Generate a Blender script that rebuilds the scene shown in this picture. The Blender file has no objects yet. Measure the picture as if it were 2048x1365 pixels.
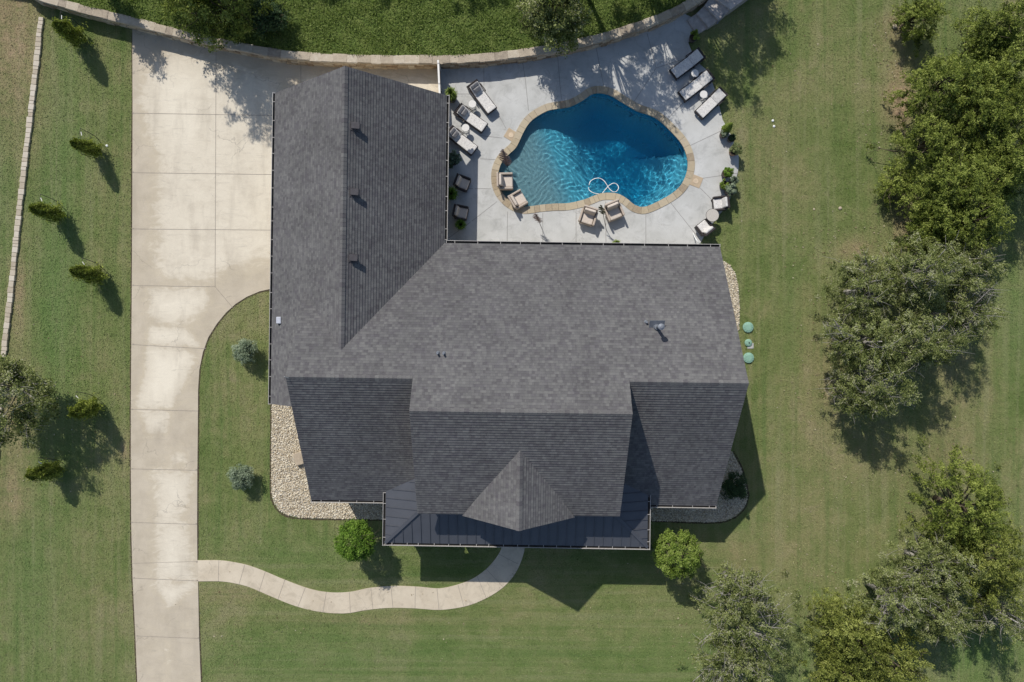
import bpy, bmesh, math, random
import numpy as np
from mathutils import Vector, Matrix

# ------------------------------------------------------------------ camera, light
HC = 37.92            # flying height of the drone in metres
SC = 36.0             # photograph pixels per metre on the ground
scene = bpy.context.scene
COL = scene.collection
cam_d = bpy.data.cameras.new('camera'); cam_d.sensor_width = 36.0; cam_d.lens = 23.99
cam_d.clip_start = 0.5; cam_d.clip_end = 1000
cam = bpy.data.objects.new('camera', cam_d); COL.objects.link(cam)
cam.location = (0, 0, HC); cam.rotation_euler = (0, 0, 0)
scene.camera = cam
SUNV = Vector((-0.333, 0.638, 0.696)).normalized()
world = bpy.data.worlds.new('World'); scene.world = world; world.use_nodes = True
wn = world.node_tree.nodes; wl = world.node_tree.links
sky = wn.new('ShaderNodeTexSky'); sky.sky_type = 'NISHITA'; sky.sun_disc = False
sky.sun_elevation = math.radians(44.1); sky.sun_rotation = math.atan2(SUNV.x, SUNV.y)
bg = wn['Background']; bg.inputs[1].default_value = 0.088
wl.new(sky.outputs[0], bg.inputs[0])
sd = bpy.data.lights.new('sun', 'SUN'); sd.energy = 3.35; sd.angle = math.radians(0.53); sd.color = (1.0, 0.945, 0.87)
sun = bpy.data.objects.new('sun', sd); COL.objects.link(sun)
sun.rotation_euler = SUNV.to_track_quat('Z', 'Y').to_euler(); sun.location = (-20, 40, 50)
scene.view_settings.view_transform = 'Standard'; scene.view_settings.look = 'None'
scene.view_settings.exposure = 0.25; scene.view_settings.gamma = 1.0
scene.cycles.max_bounces = 8; scene.cycles.transparent_max_bounces = 12
scene.cycles.sample_clamp_indirect = 4.0

rng = np.random.default_rng(7)
random.seed(7)

# ------------------------------------------------------------------ helpers
def G(px, py, z=0.0):                     # measured point of the place at height z
    k = (HC - z) / HC / SC
    return Vector(((px - 1024) * k, (682.5 - py) * k, z))
def W(u, v, h):                           # house frame (in 1/36 m) to world
    return Vector(((u - .014 * v) / SC, -(v + .014 * u) / SC, h / SC))
def tag(o, label=None, cat=None, group=None, kind=None):
    if label: o['label'] = label
    if cat: o['category'] = cat
    if group: o['group'] = group
    if kind: o['kind'] = kind
    return o
def empty(name, loc=(0, 0, 0), rz=0.0):
    o = bpy.data.objects.new(name, None); COL.objects.link(o)
    o.location = loc; o.rotation_euler = (0, 0, rz); o.empty_display_size = .2
    return o
def link(name, me, mats, parent=None):
    o = bpy.data.objects.new(name, me); COL.objects.link(o)
    if not isinstance(mats, (list, tuple)): mats = [mats]
    for m in mats: me.materials.append(m)
    if parent is not None: o.parent = parent
    return o
def obj(name, bm, mats, parent=None, smooth=False):
    me = bpy.data.meshes.new(name)
    if smooth:
        for f in bm.faces: f.smooth = True
    bm.to_mesh(me); bm.free()
    return link(name, me, mats, parent)
def copy_tree(o, parent=None):
    c = o.copy(); COL.objects.link(c); c.parent = parent
    for ch in [x for x in o.children]: copy_tree(ch, c)
    return c

def box(bm, cx, cy, cz, sx, sy, sz, rz=0.0, mi=0, bev=0.0, rx=0.0, ry=0.0):
    M = Matrix.Translation((cx, cy, cz)) @ Matrix.Rotation(rz, 4, 'Z') @ Matrix.Rotation(ry, 4, 'Y') @ Matrix.Rotation(rx, 4, 'X') @ Matrix.Diagonal((sx, sy, sz, 1))
    r = bmesh.ops.create_cube(bm, size=1.0, matrix=M)
    fs = set()
    for v in r['verts']:
        for f in v.link_faces: fs.add(f)
    for f in fs: f.material_index = mi
    if bev > 0:
        es = set()
        for f in fs:
            for e in f.edges: es.add(e)
        rr = bmesh.ops.bevel(bm, geom=list(es), offset=bev, segments=2, affect='EDGES', profile=.6)
        for f in rr['faces']: f.material_index = mi
    return bm
def cyl(bm, p0, p1, r0, r1=None, seg=10, mi=0, caps=True):
    p0 = Vector(p0); p1 = Vector(p1)
    if r1 is None: r1 = r0
    d = p1 - p0
    q = d.to_track_quat('Z', 'Y').to_matrix().to_4x4()
    M = Matrix.Translation((p0 + p1) / 2) @ q
    r = bmesh.ops.create_cone(bm, cap_ends=caps, cap_tris=False, segments=seg, radius1=r0, radius2=r1, depth=d.length, matrix=M)
    fs = set()
    for v in r['verts']:
        for f in v.link_faces: fs.add(f)
    for f in fs: f.material_index = mi
def tube(bm, pts, rad, seg=8, mi=0):
    pts = [Vector(p) for p in pts]
    n = len(pts)
    if not isinstance(rad, (list, tuple)): rad = [rad] * n
    rings = []
    up = Vector((0.13, 0.21, 0.97))
    for i, p in enumerate(pts):
        d = (pts[min(i + 1, n - 1)] - pts[max(i - 1, 0)]).normalized()
        a = d.cross(up)
        if a.length < 1e-3: a = d.cross(Vector((1, 0, 0)))
        a.normalize(); b = d.cross(a)
        rings.append([bm.verts.new(p + (a * math.cos(2 * math.pi * k / seg) + b * math.sin(2 * math.pi * k / seg)) * rad[i]) for k in range(seg)])
    for i in range(n - 1):
        for k in range(seg):
            f = bm.faces.new((rings[i][k], rings[i][(k + 1) % seg], rings[i + 1][(k + 1) % seg], rings[i + 1][k])); f.material_index = mi; f.smooth = True
    for rg in (rings[0][::-1], rings[-1]):
        try:
            f = bm.faces.new(rg); f.material_index = mi
        except ValueError: pass
def smooth_closed(pts, n=6):              # closed Catmull-Rom
    out = []; m = len(pts)
    P = [Vector((p[0], p[1], 0)) for p in pts]
    for i in range(m):
        a, b, c, d = P[i - 1], P[i], P[(i + 1) % m], P[(i + 2) % m]
        for k in range(n):
            t = k / n
            q = .5 * ((2 * b) + (-a + c) * t + (2 * a - 5 * b + 4 * c - d) * t * t + (-a + 3 * b - 3 * c + d) * t ** 3)
            out.append((q.x, q.y))
    return out
def smooth_open(pts, n=6):
    P = [Vector((p[0], p[1], p[2] if len(p) > 2 else 0)) for p in pts]
    P = [P[0] * 2 - P[1]] + P + [P[-1] * 2 - P[-2]]
    out = []
    for i in range(1, len(P) - 2):
        a, b, c, d = P[i - 1], P[i], P[i + 1], P[i + 2]
        for k in range(n):
            t = k / n
            out.append(.5 * ((2 * b) + (-a + c) * t + (2 * a - 5 * b + 4 * c - d) * t * t + (-a + 3 * b - 3 * c + d) * t ** 3))
    out.append(P[-2])
    return [tuple(p) for p in out]
def fill(bm, loops, z, mi=0):             # flat sheet with holes; loops of world (x,y)
    edges = []; vl = []
    for lp in loops:
        vs = [bm.verts.new((p[0], p[1], z)) for p in lp]
        vl.append(vs)
        edges += [bm.edges.new((vs[i], vs[(i + 1) % len(vs)])) for i in range(len(vs))]
    r = bmesh.ops.triangle_fill(bm, use_beauty=True, use_dissolve=False, edges=edges, normal=(0, 0, 1))
    for g in r['geom']:
        if isinstance(g, bmesh.types.BMFace):
            g.normal_update()
            if g.normal.z < 0: g.normal_flip()
            g.material_index = mi
    return vl
def skirt(bm, vs, dz, mi=0):              # vertical side below a loop
    lo = [bm.verts.new((v.co.x, v.co.y, v.co.z + dz)) for v in vs]
    n = len(vs)
    for i in range(n):
        f = bm.faces.new((vs[i], vs[(i + 1) % n], lo[(i + 1) % n], lo[i])); f.material_index = mi
    return lo
def inside(poly, X, Y):
    X = np.asarray(X); Y = np.asarray(Y); r = np.zeros(X.shape, bool)
    n = len(poly); j = n - 1
    for i in range(n):
        xi, yi = poly[i][0], poly[i][1]; xj, yj = poly[j][0], poly[j][1]
        c = ((yi > Y) != (yj > Y)) & (X < (xj - xi) * (Y - yi) / (yj - yi + 1e-12) + xi)
        r ^= c; j = i
    return r
def offset_loop(lp, d):
    n = len(lp); out = []
    area = sum(lp[i][0] * lp[(i + 1) % n][1] - lp[(i + 1) % n][0] * lp[i][1] for i in range(n))
    s = 1 if area > 0 else -1
    for i in range(n):
        a = Vector(lp[i - 1]); b = Vector(lp[(i + 1) % n]); t = (b - a).normalized()
        out.append((lp[i][0] + s * t.y * d, lp[i][1] - s * t.x * d))
    return out
def strip(bm, a, b, w, z, mi):            # thin flat line between two points
    a = Vector((a[0], a[1], z)); b = Vector((b[0], b[1], z)); t = (b - a).normalized(); n = Vector((-t.y, t.x, 0)) * w / 2
    f = bm.faces.new([bm.verts.new(q) for q in (a - n, b - n, b + n, a + n)]); f.normal_update()
    if f.normal.z < 0: f.normal_flip()
    f.material_index = mi

def fast_mesh(name, V, F, C=None, smooth=False):
    me = bpy.data.meshes.new(name); nv = len(V); nf, k = F.shape
    me.vertices.add(nv); me.vertices.foreach_set('co', np.ascontiguousarray(V, np.float32).ravel())
    me.loops.add(nf * k); me.loops.foreach_set('vertex_index', np.ascontiguousarray(F, np.int32).ravel())
    me.polygons.add(nf); me.polygons.foreach_set('loop_start', np.arange(0, nf * k, k, dtype=np.int32))
    me.update(calc_edges=True); me.validate()
    if C is not None:
        at = me.attributes.new('var', 'FLOAT', 'POINT'); at.data.foreach_set('value', np.ascontiguousarray(C, np.float32))
    if smooth: me.polygons.foreach_set('use_smooth', np.ones(nf, bool))
    return me

# ------------------------------------------------------------------ materials
class NT:
    def __init__(s, name):
        s.m = bpy.data.materials.new(name); s.m.use_nodes = True
        s.t = s.m.node_tree; s.n = s.t.nodes; s.l = s.t.links
        s.bsdf = s.n['Principled BSDF']; s.out = s.n['Material Output']
    def node(s, typ, **kw):
        nd = s.n.new(typ)
        for k, v in kw.items():
            if k == 'inp':
                for kk, vv in v.items():
                    if hasattr(vv, 'links') and hasattr(vv, 'node'): s.l.new(vv, nd.inputs[kk])
                    else: nd.inputs[kk].default_value = vv
            else: setattr(nd, k, v)
        return nd
    def pos(s): return s.node('ShaderNodeNewGeometry').outputs['Position']
    def noise(s, scale, vec=None, detail=3, rough=.55, dist=0.0):
        nd = s.node('ShaderNodeTexNoise', inp={'Scale': scale, 'Detail': detail, 'Roughness': rough, 'Distortion': dist})
        s.l.new(vec if vec is not None else s.pos(), nd.inputs['Vector'])
        return nd.outputs['Fac']
    def ramp(s, fac, stops, interp='LINEAR'):
        r = s.node('ShaderNodeValToRGB'); s.l.new(fac, r.inputs[0]); r.color_ramp.interpolation = interp
        e = r.color_ramp.elements
        while len(e) > 1: e.remove(e[-1])
        e[0].position = stops[0][0]; e[0].color = (*stops[0][1], 1) if hasattr(stops[0][1], '__len__') else (stops[0][1],) * 3 + (1,)
        for p, c in stops[1:]:
            q = e.new(p); q.color = (*c, 1) if hasattr(c, '__len__') else (c, c, c, 1)
        return r.outputs[0]
    def mix(s, fac, a, b, mode='MIX'):
        nd = s.node('ShaderNodeMix', data_type='RGBA', blend_type=mode)
        for k, v in ((0, fac), (6, a), (7, b)):
            if hasattr(v, 'links'): s.l.new(v, nd.inputs[k])
            else: nd.inputs[k].default_value = v if k == 0 else ((*v, 1) if len(v) == 3 else v)
        return nd.outputs[2]
    def math(s, op, a, b=0.0, c=0.0):
        nd = s.node('ShaderNodeMath', operation=op)
        for k, v in enumerate((a, b, c)):
            if hasattr(v, 'links'): s.l.new(v, nd.inputs[k])
            else: nd.inputs[k].default_value = v
        return nd.outputs[0]
    def attr(s, name): return s.node('ShaderNodeAttribute', attribute_name=name)
    def vmul(s, vec, xyz):
        nd = s.node('ShaderNodeVectorMath', operation='MULTIPLY'); s.l.new(vec, nd.inputs[0]); nd.inputs[1].default_value = xyz
        return nd.outputs[0]
    def bump(s, h, dist, strength=1.0):
        nd = s.node('ShaderNodeBump', inp={'Strength': strength, 'Distance': dist}); s.l.new(h, nd.inputs['Height'])
        s.l.new(nd.outputs[0], s.bsdf.inputs['Normal']); return nd
    def fin(s, col, rough=.8, spec=.3, metal=0.0):
        if hasattr(col, 'links'): s.l.new(col, s.bsdf.inputs['Base Color'])
        else: s.bsdf.inputs['Base Color'].default_value = (*col, 1)
        s.bsdf.inputs['Roughness'].default_value = rough; s.bsdf.inputs['Specular IOR Level'].default_value = spec
        s.bsdf.inputs['Metallic'].default_value = metal
        return s.m

def mat_lawn(blade=False):
    s = NT('lawn_blades' if blade else 'lawn_grass'); p = s.pos()
    dry = s.attr('dry').outputs['Fac']; lush = s.attr('lush').outputs['Fac']
    big = s.noise(.16, p, 3, .6, .6); mid = s.noise(.9, p, 4, .65, .5); fine = s.noise(16, p, 2, .7)
    vf = s.noise(1.0, s.vmul(p, (45, 45, 1)), 2, .8)
    st = s.noise(1.0, s.vmul(p, (2.1, .07, 1)), 5, .68, .25)
    st2 = s.noise(1.0, s.vmul(p, (.07, 2.1, 1)), 5, .68, .25)
    sp_ = s.node('ShaderNodeSeparateXYZ'); s.l.new(p, sp_.inputs[0])
    f1 = s.node('ShaderNodeClamp'); s.l.new(s.math('MULTIPLY_ADD', sp_.outputs[1], -.5, -5.2), f1.inputs[0])
    f2 = s.node('ShaderNodeClamp'); s.l.new(s.math('MULTIPLY_ADD', sp_.outputs[0], .4, 7.4), f2.inputs[0])
    f3 = s.node('ShaderNodeClamp'); s.l.new(s.math('MULTIPLY_ADD', sp_.outputs[0], -.3, 4.5), f3.inputs[0])
    fm = s.node('ShaderNodeMath', operation='MULTIPLY', inp={0: s.math('MULTIPLY', f1.outputs[0], f2.outputs[0]), 1: f3.outputs[0]})
    st = s.node('ShaderNodeMix', data_type='FLOAT', inp={0: fm.outputs[0], 2: st, 3: st2}).outputs[0]
    base = s.ramp(s.math('ADD', s.math('MULTIPLY', big, .55), s.math('MULTIPLY', mid, .45)),
                  [(.36, (.060, .102, .022)), (.48, (.086, .126, .034)), (.57, (.108, .138, .044)), (.68, (.135, .152, .062))])
    base = s.mix(s.math('MULTIPLY', lush, .85), base, (.052, .118, .026))
    base = s.mix(s.ramp(st, [(.50, 0.0), (.70, .55)]), base, (.125, .158, .062))
    base = s.mix(s.ramp(st, [(.32, .55), (.49, 0.0)]), base, (.050, .100, .022))
    blot = s.noise(2.2, p, 5, .7, .8)
    base = s.mix(s.ramp(blot, [(.58, 0.0), (.78, .38)]), base, (.165, .165, .085))
    dryf = s.math('MULTIPLY', dry, s.ramp(s.noise(1.7, p, 5, .75, .4), [(.3, .25), (.65, 1.0)]))
    base = s.mix(dryf, base, (.24, .185, .105))
    base = s.mix(1.0, base, (2.36, 1.92, 2.55), 'MULTIPLY')
    if blade:
        base = s.mix(1.0, base, s.ramp(s.attr('var').outputs['Fac'], [(0.0, .62), (.5, .98), (1.0, 1.42)]), 'MULTIPLY')
        s.fin(base, .8, .15); return s.m
    base = s.mix(1.0, base, s.ramp(fine, [(.25, .75), (.5, 1.0), (.75, 1.25)]), 'MULTIPLY')
    base = s.mix(1.0, base, s.ramp(vf, [(.28, .72), (.5, 1.0), (.72, 1.3)]), 'MULTIPLY')
    h = s.math('ADD', s.math('MULTIPLY', fine, .6), vf)
    s.bump(h, .05, .9)
    return s.fin(base, .95, .12)
def mat_terrace():
    s = NT('lush_grass'); p = s.pos()
    base = s.ramp(s.noise(1.3, p, 5, .65), [(.3, (.075, .120, .028)), (.5, (.130, .185, .045)), (.7, (.20, .24, .07))])
    vf = s.noise(9, p, 4, .8)
    base = s.mix(1.0, base, s.ramp(vf, [(.3, .45), (.5, .9), (.7, 1.5)]), 'MULTIPLY')
    s.bump(vf, .12, 1.0)
    return s.fin(base, .9, .15)
def mat_concrete(name, c1, c2, joint=False, stain=False):
    s = NT(name); p = s.pos()
    base = s.mix(s.ramp(s.noise(.7, p, 6, .65, .3), [(.35, 0.0), (.65, 1.0)]), c1, c2)
    if stain:
        st = s.attr('stain').outputs['Fac']
        w = s.math('ADD', st, s.math('MULTIPLY', s.math('SUBTRACT', s.noise(1.2, s.vmul(p, (1, 1.8, 1)), 7, .72, 1.1), .5), .95))
        base = s.mix(s.ramp(w, [(.16, 0.0), (.58, .62), (1.0, 1.0)]), base, (.76, .70, .575))
        edge = s.ramp(w, [(.16, 0.0), (.32, .35), (.47, 0.0)])
        base = s.mix(edge, base, (.46, .385, .26))
        gr = s.noise(.55, s.vmul(p, (2.2, .5, 1)), 4, .6, .3)
        base = s.mix(s.ramp(gr, [(.50, 0.0), (.78, .55)]), base, (.41, .36, .285))
        base = s.mix(s.ramp(s.noise(1.1, s.vmul(p, (.6, 5, 1)), 5, .75, 1.2), [(.57, 0.0), (.72, .45)]), base, (.38, .34, .28))
    else:
        base = s.mix(s.ramp(s.noise(1.5, p, 6, .75, .8), [(.50, 0.0), (.72, .62)]), base, tuple(c * .62 for c in c1))
        base = s.mix(s.ramp(s.noise(.35, p, 3, .6, .4), [(.5, 0.0), (.7, .35)]), base, tuple(min(1, c * 1.2) for c in c2))
    vc = s.node('ShaderNodeTexVoronoi', feature='DISTANCE_TO_EDGE', inp={'Scale': .33 if stain else .5})
    wv = s.node('ShaderNodeVectorMath', operation='ADD'); s.l.new(p, wv.inputs[0])
    nz = s.node('ShaderNodeTexNoise', inp={'Scale': 1.6, 'Detail': 5.0}); s.l.new(p, nz.inputs['Vector']); s.l.new(nz.outputs['Color'], wv.inputs[1]); s.l.new(wv.outputs[0], vc.inputs['Vector'])
    ck = s.math('MULTIPLY', s.ramp(vc.outputs['Distance'], [(0.0, 1.0), (.0035, .8), (.006, 0.0)]), s.ramp(s.noise(.4, p, 2, .5), [(.50, 0.0), (.58, .38)]))
    base = s.mix(ck, base, (.16, .14, .12))
    sp = s.noise(40, p, 2, .8)
    base = s.mix(1.0, base, s.ramp(sp, [(.25, .86), (.5, 1.0), (.75, 1.1)]), 'MULTIPLY')
    s.bump(sp, .004, .5)
    return s.fin(base, .85, .25)
def mat_plain(name, col, rough=.7, spec=.3, metal=0.0, var=.18, sc=6.0, bumpd=0.0):
    s = NT(name)
    co = s.node('ShaderNodeTexCoord').outputs['Object']
    n = s.noise(sc, co, 4, .6)
    b = s.mix(1.0, col, s.ramp(n, [(.3, 1 - var), (.7, 1 + var)]), 'MULTIPLY')
    if bumpd: s.bump(s.noise(sc * 6, co, 3, .7), bumpd, .6)
    return s.fin(b, rough, spec, metal)
def mat_shingle():
    s = NT('asphalt_shingles')
    uv = s.node('ShaderNodeUVMap', uv_map='UVMap').outputs[0]
    sep = s.node('ShaderNodeSeparateXYZ'); s.l.new(uv, sep.inputs[0])
    row = s.math('FLOOR', s.math('DIVIDE', sep.outputs[1], .145))
    rowj = s.node('ShaderNodeTexWhiteNoise', noise_dimensions='1D'); s.l.new(row, rowj.inputs['W'])
    xs = s.math('ADD', sep.outputs[0], s.math('MULTIPLY', rowj.outputs[0], 7.3))
    def cells(w, seed):
        cx = s.math('FLOOR', s.math('DIVIDE', xs, w))
        cb = s.node('ShaderNodeCombineXYZ'); s.l.new(cx, cb.inputs[0]); s.l.new(row, cb.inputs[1]); cb.inputs[2].default_value = seed
        wnn = s.node('ShaderNodeTexWhiteNoise', noise_dimensions='3D'); s.l.new(cb.outputs[0], wnn.inputs['Vector'])
        return wnn.outputs[0]
    a = cells(.13, 1.0); b = cells(.21, 5.0)
    v = s.math('ADD', s.math('MULTIPLY', a, .5), s.math('MULTIPLY', b, .5))
    col = s.ramp(v, [(.1, (.108, .104, .110)), (.4, (.132, .130, .133)), (.62, (.150, .149, .149)), (.9, (.176, .175, .173))])
    big = s.noise(.5, s.pos(), 4, .6)
    col = s.mix(1.0, col, s.ramp(big, [(.3, .88), (.7, 1.12)]), 'MULTIPLY')
    col = s.mix(s.ramp(cells(.23, 9.0), [(.70, 0.0), (.95, .30)]), col, (.120, .112, .128))
    fr = s.math('FRACT', s.math('DIVIDE', sep.outputs[1], .145))
    line = s.ramp(fr, [(0.0, .78), (.10, .80), (.17, 1.0), (1.0, 1.0)])
    col = s.mix(1.0, col, line, 'MULTIPLY')
    g = s.noise(90, s.pos(), 2, .8)
    col = s.mix(1.0, col, s.ramp(g, [(.3, .78), (.7, 1.22)]), 'MULTIPLY')
    h = s.math('ADD', s.math('MULTIPLY', v, .8), s.math('MULTIPLY', g, .3))
    s.bump(h, .008, .7)
    s.bsdf.inputs['Diffuse Roughness'].default_value = .3
    return s.fin(col, .95, .10)
def mat_stone(name, cols, scale=3.2, bd=.03):
    s = NT(name); p = s.pos()
    vo = s.node('ShaderNodeTexVoronoi', feature='F1', inp={'Scale': scale, 'Randomness': 1.0}); s.l.new(p, vo.inputs['Vector'])
    sepc = s.node('ShaderNodeSeparateColor'); s.l.new(vo.outputs['Color'], sepc.inputs[0])
    n = s.noise(7, p, 5, .7)
    f = s.math('ADD', s.math('MULTIPLY', sepc.outputs[0], .65), s.math('MULTIPLY', n, .35))
    col = s.ramp(f, [(.1, cols[0]), (.38, cols[1]), (.6, cols[2]), (.85, cols[3])])
    ve = s.node('ShaderNodeTexVoronoi', feature='DISTANCE_TO_EDGE', inp={'Scale': scale, 'Randomness': 1.0}); s.l.new(p, ve.inputs['Vector'])
    jt = s.ramp(ve.outputs['Distance'], [(0.0, .5), (.04, .8), (.08, 1.0)])
    col = s.mix(1.0, col, jt, 'MULTIPLY')
    s.bump(s.math('ADD', s.math('MULTIPLY', ve.outputs['Distance'], 2.0), s.noise(22, p, 3, .7)), bd, .7)
    return s.fin(col, .9, .2)
def mat_island(name, cols, bd=.02, sc=9.0, mott=.5):
    s = NT(name); p = s.pos()
    r = s.node('ShaderNodeNewGeometry').outputs['Random Per Island']
    n = s.noise(sc, p, 5, .7, .4)
    f = s.math('ADD', s.math('MULTIPLY', r, 1 - mott), s.math('MULTIPLY', n, mott))
    col = s.ramp(f, [(.2, cols[0]), (.42, cols[1]), (.6, cols[2]), (.82, cols[3])])
    s.bump(s.noise(24, p, 4, .7), bd, .6)
    return s.fin(col, .9, .15)
def mat_leaf(name, dark, mid, light, trans=.25, rough=.65, grey=None):
    s = NT(name)
    a = s.attr('var').outputs['Fac']
    stops = [(0.0, dark), (.5, mid), (1.0, light)]
    if grey: stops = [(0.0, dark), (.45, mid), (.8, light), (1.0, grey)]
    col = s.ramp(a, stops)
    s.fin(col, rough, .25)
    tr = s.node('ShaderNodeBsdfTranslucent'); s.l.new(s.mix(1.0, col, (1.1, 1.25, .6), 'MULTIPLY'), tr.inputs[0])
    mx = s.node('ShaderNodeMixShader', inp={0: trans})
    s.l.new(s.bsdf.outputs[0], mx.inputs[1]); s.l.new(tr.outputs[0], mx.inputs[2]); s.l.new(mx.outputs[0], s.out.inputs[0])
    return s.m
def mat_var(name, stops, rough=.9, spec=.2):
    s = NT(name); a = s.attr('var').outputs['Fac']
    col = s.ramp(a, stops)
    col = s.mix(1.0, col, s.ramp(s.noise(30, s.pos(), 3, .7), [(.3, .8), (.7, 1.15)]), 'MULTIPLY')
    return s.fin(col, rough, spec)

M = {}
M['lawn'] = mat_lawn(); M['lawnblade'] = mat_lawn(True); M['terrace'] = mat_terrace()
M['drive'] = mat_concrete('driveway_concrete', (.47, .41, .315), (.56, .495, .39), stain=True)
M['walk'] = mat_concrete('walkway_concrete', (.55, .475, .36), (.63, .555, .435))
M['patio'] = mat_concrete('patio_concrete', (.47, .475, .455), (.555, .56, .545))
M['joint'] = mat_plain('joint_dark', (.33, .29, .245), .95, .1)
M['pjoint'] = mat_plain('patio_joint_dark', (.26, .25, .24), .95, .1)
M['shingle'] = mat_shingle()
M['trim'] = mat_plain('roof_trim', (.16, .15, .15), .7)
M['ridge'] = mat_plain('ridge_cap', (.15, .147, .145), .95, .1, var=.25, sc=4)
M['wall'] = mat_stone('house_limestone', [(.42, .36, .27), (.55, .48, .37), (.62, .56, .46), (.7, .65, .56)], 2.4, .015)
M['gutter'] = mat_plain('gutter_white', (.50, .48, .45), .4, .5, var=.08)
M['gutter_in'] = mat_plain('gutter_inside', (.035, .033, .03), .8)
M['metalroof'] = mat_plain('standing_seam_metal', (.092, .098, .113), .45, .5, metal=.2, var=.08, sc=1.5)
M['glass'] = mat_plain('window_glass', (.03, .035, .04), .08, .6, var=.05)
M['white'] = mat_plain('white_paint', (.75, .74, .71), .5, .4, var=.05)
M['coping'] = mat_island('coping_flagstone', [(.31, .25, .18), (.44, .37, .26), (.49, .42, .30), (.42, .36, .28)], .012, 7)
M['coping2'] = mat_island('skimmer_flagstone', [(.33, .25, .18), (.45, .35, .24), (.50, .40, .28), (.44, .36, .28)], .012, 5, .7)
M['wallstone'] = mat_island('retaining_wall_stone', [(.24, .16, .10), (.46, .36, .25), (.56, .46, .33), (.68, .60, .46)], .05, 8)
M['capstone'] = mat_island('cap_stone', [(.24, .20, .16), (.42, .36, .28), (.50, .435, .34), (.62, .57, .48)], .05, 5, .62)
M['step'] = mat_plain('step_stone', (.50, .455, .42), .9, .15, var=.22, sc=3.5, bumpd=.01)
M['edging'] = mat_island('edging_stone', [(.40, .34, .26), (.50, .44, .345), (.56, .50, .41), (.62, .57, .48)], .02, 8)
M['gravelbase'] = mat_stone('gravel_bed', [(.3, .26, .2), (.45, .40, .32), (.56, .51, .42), (.68, .63, .54)], 14, .03)
M['pebble'] = mat_var('pebbles', [(0, (.36, .28, .18)), (.3, (.58, .50, .36)), (.65, (.72, .64, .49)), (1, (.84, .79, .67))])
M['wicker'] = mat_plain('dark_wicker', (.045, .038, .038), .6, .3, var=.3, sc=40, bumpd=.01)
M['beige'] = mat_plain('beige_wicker', (.47, .40, .335), .8, .2, var=.15, sc=30, bumpd=.008)
M['beigecush'] = mat_plain('beige_cushion', (.60, .53, .46), .9, .15, var=.08, sc=8)
M['browncush'] = mat_plain('taupe_cushion', (.60, .52, .44), .9, .15, var=.1, sc=8)
M['greycush'] = mat_plain('grey_pillow', (.27, .265, .27), .9, .15, var=.25, sc=14)
def mat_pattern():
    s = NT('patterned_cushion'); co = s.node('ShaderNodeTexCoord').outputs['Object']
    n = s.noise(11, co, 3, .7, 1.6)
    col = s.ramp(n, [(.44, (.70, .685, .65)), (.54, (.66, .64, .61)), (.60, (.40, .39, .385)), (.66, (.62, .61, .58))])
    return s.fin(col, .9, .15)
M['cushion'] = mat_pattern()
M['tabletop'] = mat_plain('table_top_white', (.70, .685, .65), .5, .3, var=.05)
M['iron'] = mat_plain('dark_iron', (.05, .047, .045), .5, .4)
M['bark'] = mat_plain('bark', (.13, .105, .08), .9, .1, var=.3, sc=10, bumpd=.03)
M['barkgrey'] = mat_plain('grey_bark', (.36, .34, .31), .9, .1, var=.3, sc=10, bumpd=.02)
M['leaf_cedar'] = mat_leaf('cedar_foliage', (.028, .046, .005), (.155, .200, .028), (.36, .41, .10), .22)
M['leaf_oak'] = mat_leaf('oak_foliage', (.034, .050, .010), (.160, .192, .052), (.32, .355, .13), .22, grey=(.38, .38, .25))
M['leaf_yel'] = mat_leaf('yellowish_cedar_foliage', (.032, .048, .006), (.175, .205, .036), (.37, .40, .11), .22)
M['leaf_bright'] = mat_leaf('bright_green_foliage', (0.055, 0.116, 0.011), (0.132, 0.242, 0.026), (0.237, 0.358, 0.061), .3)
M['leaf_lime'] = mat_leaf('lime_foliage', (0.081, 0.133, 0.017), (0.195, 0.275, 0.043), (0.323, 0.399, 0.104), .3)
M['leaf_blue'] = mat_leaf('blue_grey_foliage', (0.036, 0.068, 0.036), (0.111, 0.169, 0.111), (0.273, 0.338, 0.280), .15)
M['leaf_dark'] = mat_leaf('dark_foliage', (0.016, 0.036, 0.013), (0.039, 0.078, 0.029), (0.078, 0.130, 0.047), .2)
M['leaf_pale'] = mat_leaf('pale_foliage', (.10, .13, .045), (.23, .27, .11), (.42, .44, .25), .3)
M['leaf_sage'] = mat_leaf('sage_foliage', (0.072, 0.108, 0.060), (0.204, 0.258, 0.168), (0.384, 0.444, 0.324), .2)
M['leaf_cyp'] = mat_leaf('cypress_foliage', (.030, .048, .006), (.14, .18, .024), (.38, .43, .08), .3)
M['blade'] = mat_leaf('grass_blades', (.085, .13, .025), (.18, .245, .055), (.31, .36, .12), .3)
M['plume'] = mat_plain('plume_brown', (.27, .20, .185), .8, .2, var=.4, sc=12)
M['plumegreen'] = mat_plain('plume_green', (.13, .13, .075), .8, .2, var=.4, sc=12)
M['hose'] = mat_plain('hose_white', (.80, .82, .80), .4, .5, var=.04)
M['lid'] = mat_plain('green_lid', (.25, .43, .335), .6, .3, var=.12, sc=5)
M['potd'] = mat_plain('dark_pot', (.10, .085, .075), .6, .3)
M['pott'] = mat_plain('terracotta_pot', (.34, .22, .14), .8, .2)
M['soil'] = mat_plain('soil', (.06, .045, .03), .95, .1)
M['galv'] = mat_plain('galvanised_metal', (.20, .22, .25), .6, .4, metal=.2, var=.15)
M['ventbox'] = mat_plain('vent_box', (.08, .075, .08), .6, .3)

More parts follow.
